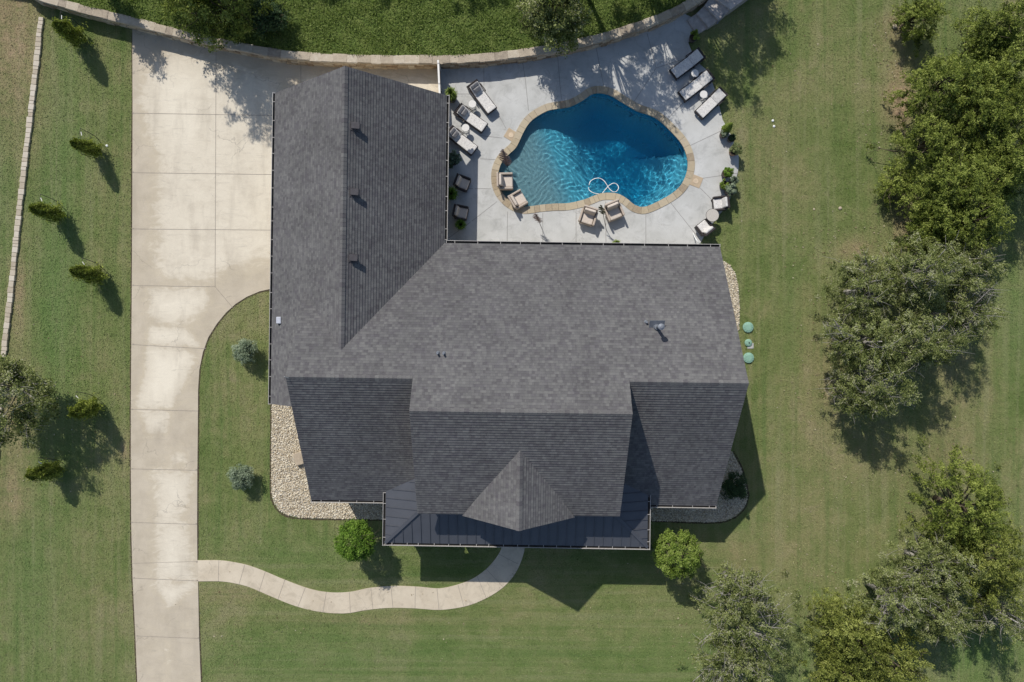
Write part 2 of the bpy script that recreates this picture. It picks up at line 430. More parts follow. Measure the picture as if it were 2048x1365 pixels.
# ------------------------------------------------------------------ measured outlines (photo pixels of ground points)
pool_px = [(1198,186),(1220,190.5),(1241.5,203),(1272,221),(1295,229),(1315,238.5),(1340,261),(1364,289),(1375,317),(1375,342),(1364.6,368),(1346,387),(1315,405),(1288,415.5),(1269,411.5),(1251,397.5),(1232,388.5),(1204.6,388),(1186,394),(1167.7,401),(1137,408),(1110,409),(1084.6,411),(1063,414),(1044.6,415),(1023,406),(1004.6,388),(996,366),(996.5,342),(1004.6,322),(1018,308),(1032,294),(1044.6,268),(1055,250),(1069,236),(1094,222),(1115,217.5),(1137,214),(1152,208),(1167.7,199),(1182,189)]
POOL = smooth_closed([tuple(G(*p)[:2]) for p in pool_px], 4)
COPE = offset_loop(POOL, .36)
POOLM = offset_loop(POOL, .12)
wall_px = [(60,-6),(90,12),(175,38),(265,60),(350,82),(430,101),(560,126),(640,134),(690,137),(780,139),(880,139),(950,137),(1000,132),(1060,124),(1120,114),(1180,101),(1230,87),(1290,67),(1330,51),(1380,25),(1440,-10),(1500,-50)]   # front foot of the retaining wall
WF = smooth_open([tuple(G(*p)[:2]) for p in wall_px], 5)
WH = .89

# ------------------------------------------------------------------ ground
def lawn():
    x0, x1, y0, y1, st = -31.5, 31.5, -21.9, 21.9, .3
    nx = int(round((x1 - x0) / st)) + 1; ny = int(round((y1 - y0) / st)) + 1
    xs = np.linspace(x0, x1, nx); ys = np.linspace(y0, y1, ny)
    X, Y = np.meshgrid(xs, ys)
    # far rings reach the horizon
    idx = np.arange(nx * ny).reshape(ny, nx)
    a = idx[:-1, :-1].ravel(); b = idx[:-1, 1:].ravel(); c = idx[1:, 1:].ravel(); d = idx[1:, :-1].ravel()
    inm = inside(POOLM, X, Y).ravel()
    keep = ~(inm[a] | inm[b] | inm[c] | inm[d])
    Xr, Yr = X.ravel(), Y.ravel()
    verts = np.stack([Xr, Yr, np.zeros_like(Xr)], 1).tolist()
    faces = np.stack([a, b, c, d], 1)[keep].tolist()
    n0 = len(verts); F = 450
    verts += [(-F, -F, 0), (F, -F, 0), (F, F, 0), (-F, F, 0)]
    c0, c1, c2, c3 = int(idx[0, 0]), int(idx[0, -1]), int(idx[-1, -1]), int(idx[-1, 0])
    bot = [int(i) for i in idx[0, :]]; top = [int(i) for i in idx[-1, :]]; lef = [int(i) for i in idx[:, 0]]; rig = [int(i) for i in idx[:, -1]]
    faces.append([n0, n0 + 1] + bot[::-1]); faces.append([n0 + 1, n0 + 2] + rig[::-1])
    faces.append([n0 + 2, n0 + 3] + top); faces.append([n0 + 3, n0] + lef)
    me = bpy.data.meshes.new('lawn'); me.from_pydata(verts, [], faces)
    PX = Xr * SC + 1024; PY = 682.5 - Yr * SC
    def g(cx, cy, sx, sy): return np.exp(-(((PX - cx) / sx) ** 2 + ((PY - cy) / sy) ** 2))
    dry = .85 * g(1800, 200, 26, 70) + .5 * g(1812, 440, 30, 60) + .35 * g(1710, 500, 40, 25) + .45 * g(1790, 60, 35, 40)
    dry += .5 * g(20, 60, 70, 230) + .6 * g(250, 905, 7, 26) + .5 * g(36, 590, 14, 90) + .35 * g(30, 830, 50, 110) + .4 * g(25, 1000, 30, 60)
    dry += .18 * g(1780, 940, 120, 60) + .12 * g(1600, 1080, 120, 70) + .12 * g(1560, 300, 50, 180) + .25 * g(1900, 820, 60, 200) + .22 * g(1470, 1110, 60, 40)
    dry += .3 * g(2035, 60, 40, 60) + .15 * g(1690, 700, 90, 120) + .15 * g(1640, 850, 40, 120)
    dry += .22 * g(520, 1190, 120, 14) + .2 * g(700, 1240, 200, 10)
    lush = .7 * g(110, 600, 55, 330) + .6 * g(0, 400, 30, 180) + .5 * g(60, 1180, 70, 180) + .45 * g(1500, 1300, 220, 120) + .5 * g(2030, 640, 40, 120) + .5 * g(700, 1320, 500, 70)
    lush += .35 * g(1460, 1040, 50, 60) + .35 * g(130, 200, 40, 200) + .3 * g(1580, 640, 14, 180) + .6 * g(1950, 1310, 140, 60) + .3 * g(600, 1110, 200, 60)
    for nm, arr in (('dry', dry), ('lush', lush)):
        at = me.attributes.new(nm, 'FLOAT', 'POINT')
        at.data.foreach_set('value', np.concatenate([np.clip(arr, 0, 1), np.zeros(4)]).astype(np.float32))
    tag(link('lawn', me, M['lawn']), kind='structure')
lawn()

def stone_wall():
    bm = bmesh.new()
    n = len(WF)
    # outward normal (to the south side / camera side) : foot line is given, wall goes back (north) by .40 m
    P = [Vector((p[0], p[1], 0)) for p in WF]
    nor = []
    for i in range(n):
        t = (P[min(i + 1, n - 1)] - P[max(i - 1, 0)]).normalized(); nor.append(Vector((-t.y, t.x, 0)))
    L = [0]
    for i in range(1, n): L.append(L[-1] + (P[i] - P[i - 1]).length)
    def at(s):
        for i in range(1, n):
            if L[i] >= s or i == n - 1:
                k = (s - L[i - 1]) / (L[i] - L[i - 1] + 1e-9); return P[i - 1].lerp(P[i], k), nor[i - 1].lerp(nor[i], k).normalized()
    R = random.Random(3)
    # courses of rough blocks
    z = 0.0
    for hrow in (.26, .22, .24):
        s = R.uniform(-.3, 0)
        while s < L[-1]:
            w = R.uniform(.28, .62); c, nn = at(max(0, s + w / 2)); rz = math.atan2(nn.y, nn.x)
            d = R.uniform(-.03, .045)
            box(bm, *(c + nn * (.21 + d) + Vector((0, 0, z + hrow / 2))), .42, w - .018, hrow - .012, rz=rz, bev=.025)
            s += w
        z += hrow
    for v in bm.verts: v.co += Vector((R.uniform(-.012, .012), R.uniform(-.012, .012), R.uniform(-.006, .006)))
    core = bmesh.new()
    for i in range(n - 1):
        q = [P[i] + nor[i] * .05, P[i + 1] + nor[i + 1] * .05, P[i + 1] + nor[i + 1] * .38, P[i] + nor[i] * .38]
        lo = [core.verts.new(v) for v in q]; hi = [core.verts.new(v + Vector((0, 0, .70))) for v in q]
        core.faces.new(hi); core.faces.new((lo[0], lo[1], hi[1], hi[0])); core.faces.new((lo[2], lo[3], hi[3], hi[2]))
    root = empty('retaining_wall', G(880, 139))
    tag(root, 'long curved rough stone retaining wall holding back the upper grass', 'wall')
    inv = -Vector(root.location)
    for v in bm.verts: v.co += inv
    for v in core.verts: v.co += inv
    obj('stone_courses', bm, M['wallstone'], root); obj('wall_core', core, M['wallstone'], root)
    cap = bmesh.new(); s = 0
    while s < L[-1]:
        w = R.uniform(.35, .85); c, nn = at(min(L[-1], s + w / 2)); rz = math.atan2(nn.y, nn.x)
        box(cap, *(c + nn * (.19 + R.uniform(-.015, .015)) + Vector((0, 0, .72 + .085 + R.uniform(-.012, .012)))), .44 + R.uniform(-.03, .03), w + .012, .17, rz=rz, bev=.025)
        s += w
    for v in cap.verts: v.co += inv + Vector((R.uniform(-.022, .022), R.uniform(-.022, .022), R.uniform(-.009, .009)))
    obj('cap_stones', cap, M['capstone'], root)
    # terrace behind
    tb = bmesh.new()
    back = [(P[i] + nor[i] * .36) for i in range(n)]
    lp = [(p.x, p.y) for p in back] + [(40, 26), (40, 60), (-60, 60), (-60, 24)]
    skirt(tb, fill(tb, [lp], .80)[0], -.85)
    tag(obj('upper_grass', tb, M['terrace']), kind='structure')
    return lp
TERR = stone_wall()

def cut_grid(bm, step):
    xs = [v.co.x for v in bm.verts]; ys = [v.co.y for v in bm.verts]
    for ax, lo, hi in ((0, min(xs), max(xs)), (1, min(ys), max(ys))):
        k = lo + step
        while k < hi:
            co = [0, 0, 0]; co[ax] = k; no = [0, 0, 0]; no[ax] = 1
            bmesh.ops.bisect_plane(bm, geom=bm.verts[:] + bm.edges[:] + bm.faces[:], plane_co=co, plane_no=no)
            k += step

def driveway():
    right = [(600,250),(600,570),(548,577),(520,583),(494,594),(472,608),(452,626),(434,648),(417,675),(406,705),(399,740),(396.5,780),(396,850),(395,940),(394.5,1045),(395,1125),(396.5,1165),(398.5,1275),(402,1365),(420,1900),(290,1900),(275,1365),(271,1270),(265.5,1157),(263,1060),(262,940),(262,820),(263,690),(264,571),(265,400),(265.5,227),(266,62)]
    top = [(265,58),(350,80),(430,99),(560,124),(640,132),(690,135),(780,137),(880,137),(881,250)]
    lp = [tuple(G(*p)[:2]) for p in top + right[:-1]]
    bm = bmesh.new(); vl = fill(bm, [lp], .03)
    cut_grid(bm, .2)
    me = bpy.data.meshes.new('driveway'); bm.to_mesh(me); 
    co = np.array([v.co[:] for v in bm.verts]); bm.free()
    PX = co[:, 0] * SC + 1024; PY = 682.5 - co[:, 1] * SC
    def blob(poly, soft):
        # signed-ish soft mask from polygon
        P = np.array(poly, float); d = np.full(PX.shape, 1e9)
        for i in range(len(P)):
            a = P[i]; b = P[(i + 1) % len(P)]; ab = b - a; L2 = (ab ** 2).sum() + 1e-9
            t = np.clip(((PX - a[0]) * ab[0] + (PY - a[1]) * ab[1]) / L2, 0, 1)
            d = np.minimum(d, np.hypot(PX - a[0] - t * ab[0], PY - a[1] - t * ab[1]))
        s = np.where(inside(poly, PX, PY), d, -d)
        return np.clip(.5 + s / (5.0 * soft), 0, 1)
    st = np.clip((PY - 560) / 60, 0, 1) * .16 * np.clip((PX - 268) / 25, 0, 1)
    for poly, soft, amt in [
        ([(350,95),(432,118),(560,150),(600,250),(600,345),(560,520),(470,545),(432,565),(340,560),(305,540),(302,420),(312,330),(300,270),(285,230),(282,180),(310,135)], 14, .62),
        ([(300,150),(345,110),(425,125),(425,300),(345,345),(305,260),(285,200)], 20, .9),
        ([(302,520),(430,520),(432,560),(330,558)], 8, .7),
        ([(305,585),(400,578),(412,600),(385,640),(330,645),(300,625)], 12, .95),
        ([(303,655),(370,660),(395,690),(300,688)], 7, 1.0),
        ([(298,695),(375,705),(385,715),(365,770),(335,815),(278,815),(292,760)], 9, 1.0),
        ([(285,825),(338,825),(330,860),(300,870)], 9, .9),
        ([(350,900),(378,900),(375,925),(330,935)], 8, .7),
        ([(310,945),(388,945),(375,1000),(350,1040),(372,1050),(385,1160),(310,1165),(318,1040)], 14, .85),
        ([(312,1170),(396,1165),(360,1195),(340,1215)], 9, .85),
        ([(320,1280),(350,1280),(345,1365),(325,1365)], 9, .45),
        ([(600,150),(760,150),(880,150),(880,200),(600,200)], 14, .7)]:
        st = np.maximum(st, blob(poly, soft) * amt)
    at = me.attributes.new('stain', 'FLOAT', 'POINT'); at.data.foreach_set('value', st.astype(np.float32))
    bm = bmesh.new(); bm.from_mesh(me)
    vs = [bm.verts.new((p[0], p[1], .0301)) for p in lp]
    skirt(bm, vs, -.05)
    J = [((265,227),(560,232)),((265,346),(560,350)),((265,458.5),(560,461)),((265,571.5),(431,574)),((430.5,574),(466,616)),((264,689.5),(412,698)),((262,819),(397,822.5)),((262,938),(395,941)),((262,1045),(395,1049)),((266,1156.5),(396,1162)),((272,1272),(399,1277)),((432.5,105),(430.5,574)),((602,128),(602,200)),((278,1392),(403,1396)),((281,1510),(407,1514))]
    for a, b in J: strip(bm, G(*a), G(*b), .028, .0345, 1)
    strip(bm, G(265,1127), G(396,1123), .018, .0345, 1)
    for a in [(267,228),(267,346),(267,459),(267,572),(267,690),(265,820),(265,939),(265,1046),(269,1157),(275,1273),(393,941),(393,1049),(394,1125),(395,1162),(397,1277),(410,698)]:
        c = G(*a); strip(bm, (c.x - .04, c.y + .03), (c.x + .04, c.y + .03), .06, .0385, 1)
    bm.to_mesh(me); bm.free()
    tag(link('driveway', me, [M['drive'], M['joint']]), kind='structure')
driveway()

def walkway():
    up = [(394,1121),(440,1121),(475,1126),(500,1132),(530,1143),(570,1160),(620,1178),(660,1185),(700,1184),(740,1176),(790,1172),(840,1174),(880,1177),(920,1168),(950,1155),(975,1136),(995,1112),(1004,1092),(1007,1060)]
    lo = [(394,1163),(440,1163),(470,1167),(500,1175),(540,1192),(590,1212),(640,1224),(690,1227),(735,1220),(780,1216),(830,1217),(880,1220),(930,1213),(970,1198),(1005,1176),(1030,1148),(1044,1118),(1050,1092),(1053,1060)]
    U = smooth_open([tuple(G(*p)) for p in up], 5); Lw = smooth_open([tuple(G(*p)) for p in lo], 5)
    z = .028
    bm = bmesh.new()
    lp = [(p[0], p[1]) for p in U] + [(p[0], p[1]) for p in Lw[::-1]]
    vs = fill(bm, [lp], z)[0]
    skirt(bm, vs, -.05)
    J = [((438,1120),(437,1163)),((490,1129),(478,1170)),((531,1143),(518,1184)),((570,1160),(556,1199)),((611,1175),(596,1214)),((653,1184),(646,1225)),((699,1185),(701,1227)),((742,1176),(746,1219)),((782,1172),(786,1216)),((831,1174),(830,1217)),((874,1177),(878,1220)),((916,1170),(928,1214)),((954,1152),(973,1197)),((972,1138),(1007,1175)),((997,1108),(1035,1128))]
    for a, b in J: strip(bm, G(*a), G(*b), .022, z + .0045, 1)
    tag(obj('walkway', bm, [M['walk'], M['joint']]), kind='structure')
walkway()

def patio():
    foot = [(p[0] * SC + 1024, 682.5 - p[1] * SC) for p in WF]
    foot = [p for p in foot if 877 <= p[0] <= 1376]
    edge = [(1384,36),(1400,62),(1386,76),(1376,86),(1384,106),(1398,128),(1412,140),(1424,165),(1434,195),(1444.6,240),(1457,262),(1470,290),(1477,314),(1477,335),(1474,350),(1466,382),(1454,412),(1435,434),(1414,462),(1399,489),(1396,560),(876,560),(876,139)]
    lp = [tuple(G(p[0], p[1] - 2)[:2]) for p in foot] + [tuple(G(*p)[:2]) for p in edge[:-1]]
    bm = bmesh.new(); vl = fill(bm, [lp, COPE], .05)
    skirt(bm, vl[0], -.07)
    J = [((967.7,132),(968,172)),((1044.6,122),(1051,163)),((1051,163),(1057,222)),((1115,112),(1120,172)),((1120,172),(1123,200)),((898,189),(940,189)),((998,232),(1012,258)),((960,272),(1004,277)),((960,318.5),(990,320)),((890,377),(982,378.5)),((890,482),(948,440)),((947.7,440),(994,404)),((1015,424),(1014,510)),((1085.5,427),(1085.5,510)),((1152,420),(1152,510)),((1192,96),(1207,172)),((1294,68),(1312,137)),((1312,137),(1268,204)),((1312,137),(1378,116)),((1380,292),(1456,256)),((1404,357.5),(1476,347)),((1400,377),(1426,403)),((1340,405),(1404,486)),((1291.4,430),(1291.4,510)),((1210.8,404),(1212,510)),((1332,242),(1368,204))]
    for a, b in J: strip(bm, G(*a), G(*b), .025, .0545, 1)
    for a in [(948,378),(942.5,444),(1085,461),(1213,462)]:
        c = G(*a); bmesh.ops.create_cone(bm, cap_ends=True, segments=10, radius1=.05, radius2=.05, depth=.008, matrix=Matrix.Translation((c.x, c.y, .058)))
    tag(obj('patio', bm, [M['patio'], M['pjoint']]), kind='structure')
patio()

def pool():
    ce = G(1185, 300)
    root = empty('swimming_pool', (ce.x, ce.y, 0))
    tag(root, 'freeform blue swimming pool with tan flagstone coping beside the patio', 'swimming pool')
    def rel(bm):
        for v in bm.verts: v.co -= Vector(ce)
        return bm
    # coping stones
    bm = bmesh.new(); n = len(POOL); R = random.Random(5)
    inn = offset_loop(POOL, -.03)
    i = 0
    while i < n:
        k = min(n - i, R.choice((2, 2, 3)))
        dz = R.uniform(-.003, .004)
        vi = []; 
        A = [inn[(i + j) % n] for j in range(k + 1)]; B = [COPE[(i + j) % n] for j in range(k + 1)]
        # shrink ends a little for the joint
        def sh(Lst):
            a, b = Vector(Lst[0]), Vector(Lst[1]); c, d = Vector(Lst[-1]), Vector(Lst[-2])
            return [tuple(a + (b - a).normalized() * .006)] + Lst[1:-1] + [tuple(c + (d - c).normalized() * .006)]
        A = sh(A); B = sh(B)
        z1 = .075 + dz; z0 = -.02
        ta = [bm.verts.new((p[0], p[1], z1)) for p in A]; tb_ = [bm.verts.new((p[0], p[1], z1)) for p in B]
        ba = [bm.verts.new((p[0], p[1], z0)) for p in A]; bb = [bm.verts.new((p[0], p[1], z0)) for p in B]
        for j in range(k):
            bm.faces.new((ta[j], tb_[j], tb_[j + 1], ta[j + 1])); bm.faces.new((ta[j], ta[j + 1], ba[j + 1], ba[j])); bm.faces.new((tb_[j + 1], tb_[j], bb[j], bb[j + 1])); bm.faces.new((ba[j], ba[j + 1], bb[j + 1], bb[j]))
        bm.faces.new((ta[0], ba[0], bb[0], tb_[0])); bm.faces.new((ta[-1], tb_[-1], bb[-1], ba[-1]))
        i += k
    bmesh.ops.recalc_face_normals(bm, faces=bm.faces)
    obj('coping', rel(bm), M['coping'], root)
    # skimmer decks: square flagstone with a round lid
    for c, rz, s in (((1022, 271), -.55, .62), ((1391, 363), -.38, .66)):
        b = bmesh.new(); p = G(*c); box(b, p.x, p.y, .045, s, s * .92, .05, rz=rz, bev=.006)
        o = obj('skimmer_deck', rel(b), M['coping2'], root)
        b = bmesh.new(); cyl(b, (p.x, p.y, .06), (p.x, p.y, .082), .14, seg=24); cyl(b, (p.x, p.y, .082), (p.x, p.y, .088), .03, seg=10)
        obj('skimmer_lid', rel(b), mat_plain('skimmer_lid_tan', (.62, .50, .36), .7), o)
    # basin
    x0, y0 = min(p[0] for p in POOL), min(p[1] for p in POOL); x1, y1 = max(p[0] for p in POOL), max(p[1] for p in POOL)
    out = offset_loop(POOL, .02)
    bm = bmesh.new(); vs = fill(bm, [out], -.2)[0]
    cut_grid(bm, .22)
    P = np.array(POOL)
    for v in bm.verts:
        px = v.co.x * SC + 1024; py = 682.5 - v.co.y * SC
        d = np.min(np.hypot(P[:, 0] - v.co.x, P[:, 1] - v.co.y))
        s = (px - 1070) * .93 + (300 - py) * .37 + 12       # distance from the shelf edge into the deep
        t = max(0, min(1, s / 190)); t = t * t * (3 - 2 * t)
        dep = .32 if s < -5 else .33 + 2.0 * t
        # sand-bar along the rim
        rim = max(0, min(1, d / .9)); rim = rim ** .6
        if s < -5: v.co.z = -.44
        else:
            e = max(0., min(1., (1330 - px) / 60.)) if py > 300 else 1.
            dep = .7 + (dep - .7) * (.35 + .65 * e) * rim if dep > .7 else dep
            v.co.z = -.12 - dep
    bvs = [bm.verts.new((p[0], p[1], .03)) for p in out]
    skirt(bm, bvs, -2.6)
    for f in bm.faces: f.smooth = False
    s = NT('pool_plaster_depth_tint'); p = s.pos()
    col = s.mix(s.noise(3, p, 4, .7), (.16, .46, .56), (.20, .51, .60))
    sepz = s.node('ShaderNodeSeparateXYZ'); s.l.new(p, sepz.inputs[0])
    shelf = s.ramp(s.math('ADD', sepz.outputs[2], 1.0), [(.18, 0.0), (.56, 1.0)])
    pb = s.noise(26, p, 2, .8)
    deep = s.ramp(s.math('MULTIPLY', sepz.outputs[2], -.4), [(.36, 0.0), (.88, 1.0)])  # light absorbed by deeper water, put into the plaster colour by height
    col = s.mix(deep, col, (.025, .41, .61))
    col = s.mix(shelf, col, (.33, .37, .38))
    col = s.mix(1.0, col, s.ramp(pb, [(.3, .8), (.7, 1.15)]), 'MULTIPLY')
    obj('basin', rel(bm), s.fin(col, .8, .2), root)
    # step inside the shelf
    b = bmesh.new()
    st_px = [(997,352),(1009,350),(1010,398),(1003,388),(997,372)]
    lp = [tuple(G(*q)[:2]) for q in st_px]; vs = fill(b, [lp], -.28)[0]; skirt(b, vs, -.18)
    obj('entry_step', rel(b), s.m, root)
    # water: a closed body with a rippled top
    zw = -.10
    inw = offset_loop(POOL, .012)
    res = .045
    gx = np.arange(x0 - .1, x1 + .1, res); gy = np.arange(y0 - .1, y1 + .1, res)
    bm = bmesh.new(); vs = fill(bm, [inw], zw)[0]
    cut_grid(bm, res)
    R2 = np.random.default_rng(11); waves = []
    for k in range(46):
        lam = R2.uniform(.11, .40); ang = R2.uniform(0, 2 * math.pi)
        waves.append((2 * math.pi / lam * math.cos(ang), 2 * math.pi / lam * math.sin(ang), R2.uniform(0, 6.28), .0085 * lam ** 2))
    co = np.array([v.co[:] for v in bm.verts]); z = np.zeros(len(co))
    wx = co[:, 0] + .25 * np.sin(co[:, 1] * 1.7 + 1) + .1 * np.sin(co[:, 1] * 5.1); wy = co[:, 1] + .25 * np.sin(co[:, 0] * 1.9) + .1 * np.sin(co[:, 0] * 4.7 + 2)
    for a, b_, ph, am in waves: z += am * np.sin(a * wx + b_ * wy + ph)
    for v, zz in zip(bm.verts, z): v.co.z = zw + zz
    for f in bm.faces: f.smooth = True
    me = bpy.data.meshes.new('water')
    # walls and floor of the body
    bnd = [e for e in bm.edges if e.is_boundary]
    r = bmesh.ops.extrude_edge_only(bm, edges=bnd)
    nv = [g_ for g_ in r['geom'] if isinstance(g_, bmesh.types.BMVert)]
    for v in nv: v.co.z = -3.2
    for g_ in r['geom']:
        if isinstance(g_, bmesh.types.BMFace): g_.smooth = False
    ne = [e for e in bm.edges if e.is_boundary]
    bmesh.ops.triangle_fill(bm, edges=ne, use_beauty=False, use_dissolve=False)
    bmesh.ops.recalc_face_normals(bm, faces=bm.faces)
    s = NT('pool_water')
    glass = s.node('ShaderNodeBsdfGlass', inp={'Roughness': 0.0, 'IOR': 1.333, 'Color': (.72, .95, 1, 1)})
    s.l.new(glass.outputs[0], s.out.inputs[0])
    w = obj('water', rel(bm), s.m, root)
    w.cycles.is_caustics_caster = True
    bpy.data.objects['basin'].cycles.is_caustics_receiver = True
    bpy.data.objects['entry_step'].cycles.is_caustics_receiver = True
    sd.cycles.is_caustics_light = True
    return root
pool()

# ------------------------------------------------------------------ the house
def hN(v): return 102 + .65 * (v + 179.6)
VR = 63.1; HR = hN(VR)
def hS(v): return HR - .67 * (v - VR)
VM = 112.3; HM = hN(VM)
def hMs(v): return HM - (HM - 180) / (302 - VM) * (v - VM)

def slope(bm, pts, eave_dir, seams=None):
    """courses of shingles on a convex plane polygon (world points); eave_dir = horizontal vector along the eave"""
    P = [Vector(p) for p in pts]
    nrm = (P[1] - P[0]).cross(P[2] - P[0])
    for i in range(3, len(P)):
        if nrm.length > 1e-4: break
        nrm = (P[1] - P[0]).cross(P[i] - P[0])
    nrm.normalize()
    if nrm.z < 0: nrm = -nrm
    a = Vector(eave_dir).normalized(); a = (a - nrm * a.dot(nrm)).normalized()
    up = nrm.cross(a).normalized()
    if up.z < 0: up = -up
    uvl = bm.loops.layers.uv.get('UVMap') or bm.loops.layers.uv.new('UVMap')
    tvals = [p.dot(up) for p in P]
    e = .145; k0 = math.floor(min(tvals) / e); k1 = math.ceil(max(tvals) / e)
    def clip(poly, lo, hi):
        for s, lim in ((1, lo), (-1, -hi)):
            out = []
            for i in range(len(poly)):
                A, B = poly[i], poly[(i + 1) % len(poly)]
                da, db = s * A.dot(up) - lim, s * B.dot(up) - lim
                if da >= 0: out.append(A)
                if (da > 0 and db < 0) or (da < 0 and db > 0): out.append(A.lerp(B, da / (da - db)))
            poly = out
            if len(poly) < 3: return []
        return poly
    for k in range(k0, k1):
        q = clip(P, k * e, (k + 1) * e)
        if len(q) < 3: continue
        vs = []
        for p in q:
            fr = p.dot(up) / e - k
            vs.append(bm.verts.new(p + nrm * (.002 + .017 * (1 - fr))))
        try: f = bm.faces.new(vs)
        except ValueError: continue
        f.normal_update()
        if f.normal.dot(nrm) < 0: f.normal_flip()
        for lp in f.loops:
            c = lp.vert.co; lp[uvl].uv = (c.dot(a) + 50, max(k * e + .0005, min((k + 1) * e - .0005, c.dot(up))) + 60 * e)
        lows = [v for v, p in zip(vs, q) if abs(p.dot(up) - k * e) < 1e-4]
        if len(lows) == 2:
            g = [bm.verts.new(lows[0].co), bm.verts.new(lows[1].co), bm.verts.new(lows[1].co - nrm * .020), bm.verts.new(lows[0].co - nrm * .020)]
            f2 = bm.faces.new(g); f2.normal_update()
            if f2.normal.dot(up) > 0: f2.normal_flip()
            for lp in f2.loops: lp[uvl].uv = (lp.vert.co.dot(a) + 50, k * e + .02 + 60 * e)
    # deck board below
    n = len(P); dn = nrm * .004
    t = [bm.verts.new(p - dn) for p in P]; b = [bm.verts.new(p - nrm * .16) for p in P]
    f = bm.faces.new(b); f.material_index = 1
    for i in range(n):
        f = bm.faces.new((t[i], t[(i + 1) % n], b[(i + 1) % n], b[i])); f.material_index = 1

def ridge_cap(bm, A, B):
    A = Vector(A); B = Vector(B); d = (B - A); L = d.length; d.normalize(); s = d.cross(Vector((0, 0, 1))).normalized()
    k = 0; st = .2
    uvl = bm.loops.layers.uv.get('UVMap') or bm.loops.layers.uv.new('UVMap')
    while k * st < L:
        a = A + d * (k * st); b = A + d * min(L, (k + 1) * st)
        up1 = Vector((0, 0, .018)); up2 = Vector((0, 0, .026)); dr = Vector((0, 0, -.095))
        va = [bm.verts.new(q) for q in (a - s * .14 + dr + up1, a + up1, a + s * .14 + dr + up1)]
        vb = [bm.verts.new(q) for q in (b - s * .14 + dr + up2, b + up2, b + s * .14 + dr + up2)]
        for j in (0, 1):
            f = bm.faces.new((va[j], va[j + 1], vb[j + 1], vb[j])); f.material_index = 0
            for lp in f.loops: lp[uvl].uv = (k * .31 + .1, 8.78)
        k += 1

house = empty('house', W(0, 60, 0))
tag(house, 'large single storey stone house with dark grey shingle roofs in the middle of the lawn', 'house')
HO = Vector(house.location)
def hrel(bm):
    for v in bm.verts: v.co -= HO
    return bm
EU = W(1, 0, 0) - W(0, 0, 0); EV = W(0, 1, 0) - W(0, 0, 0)

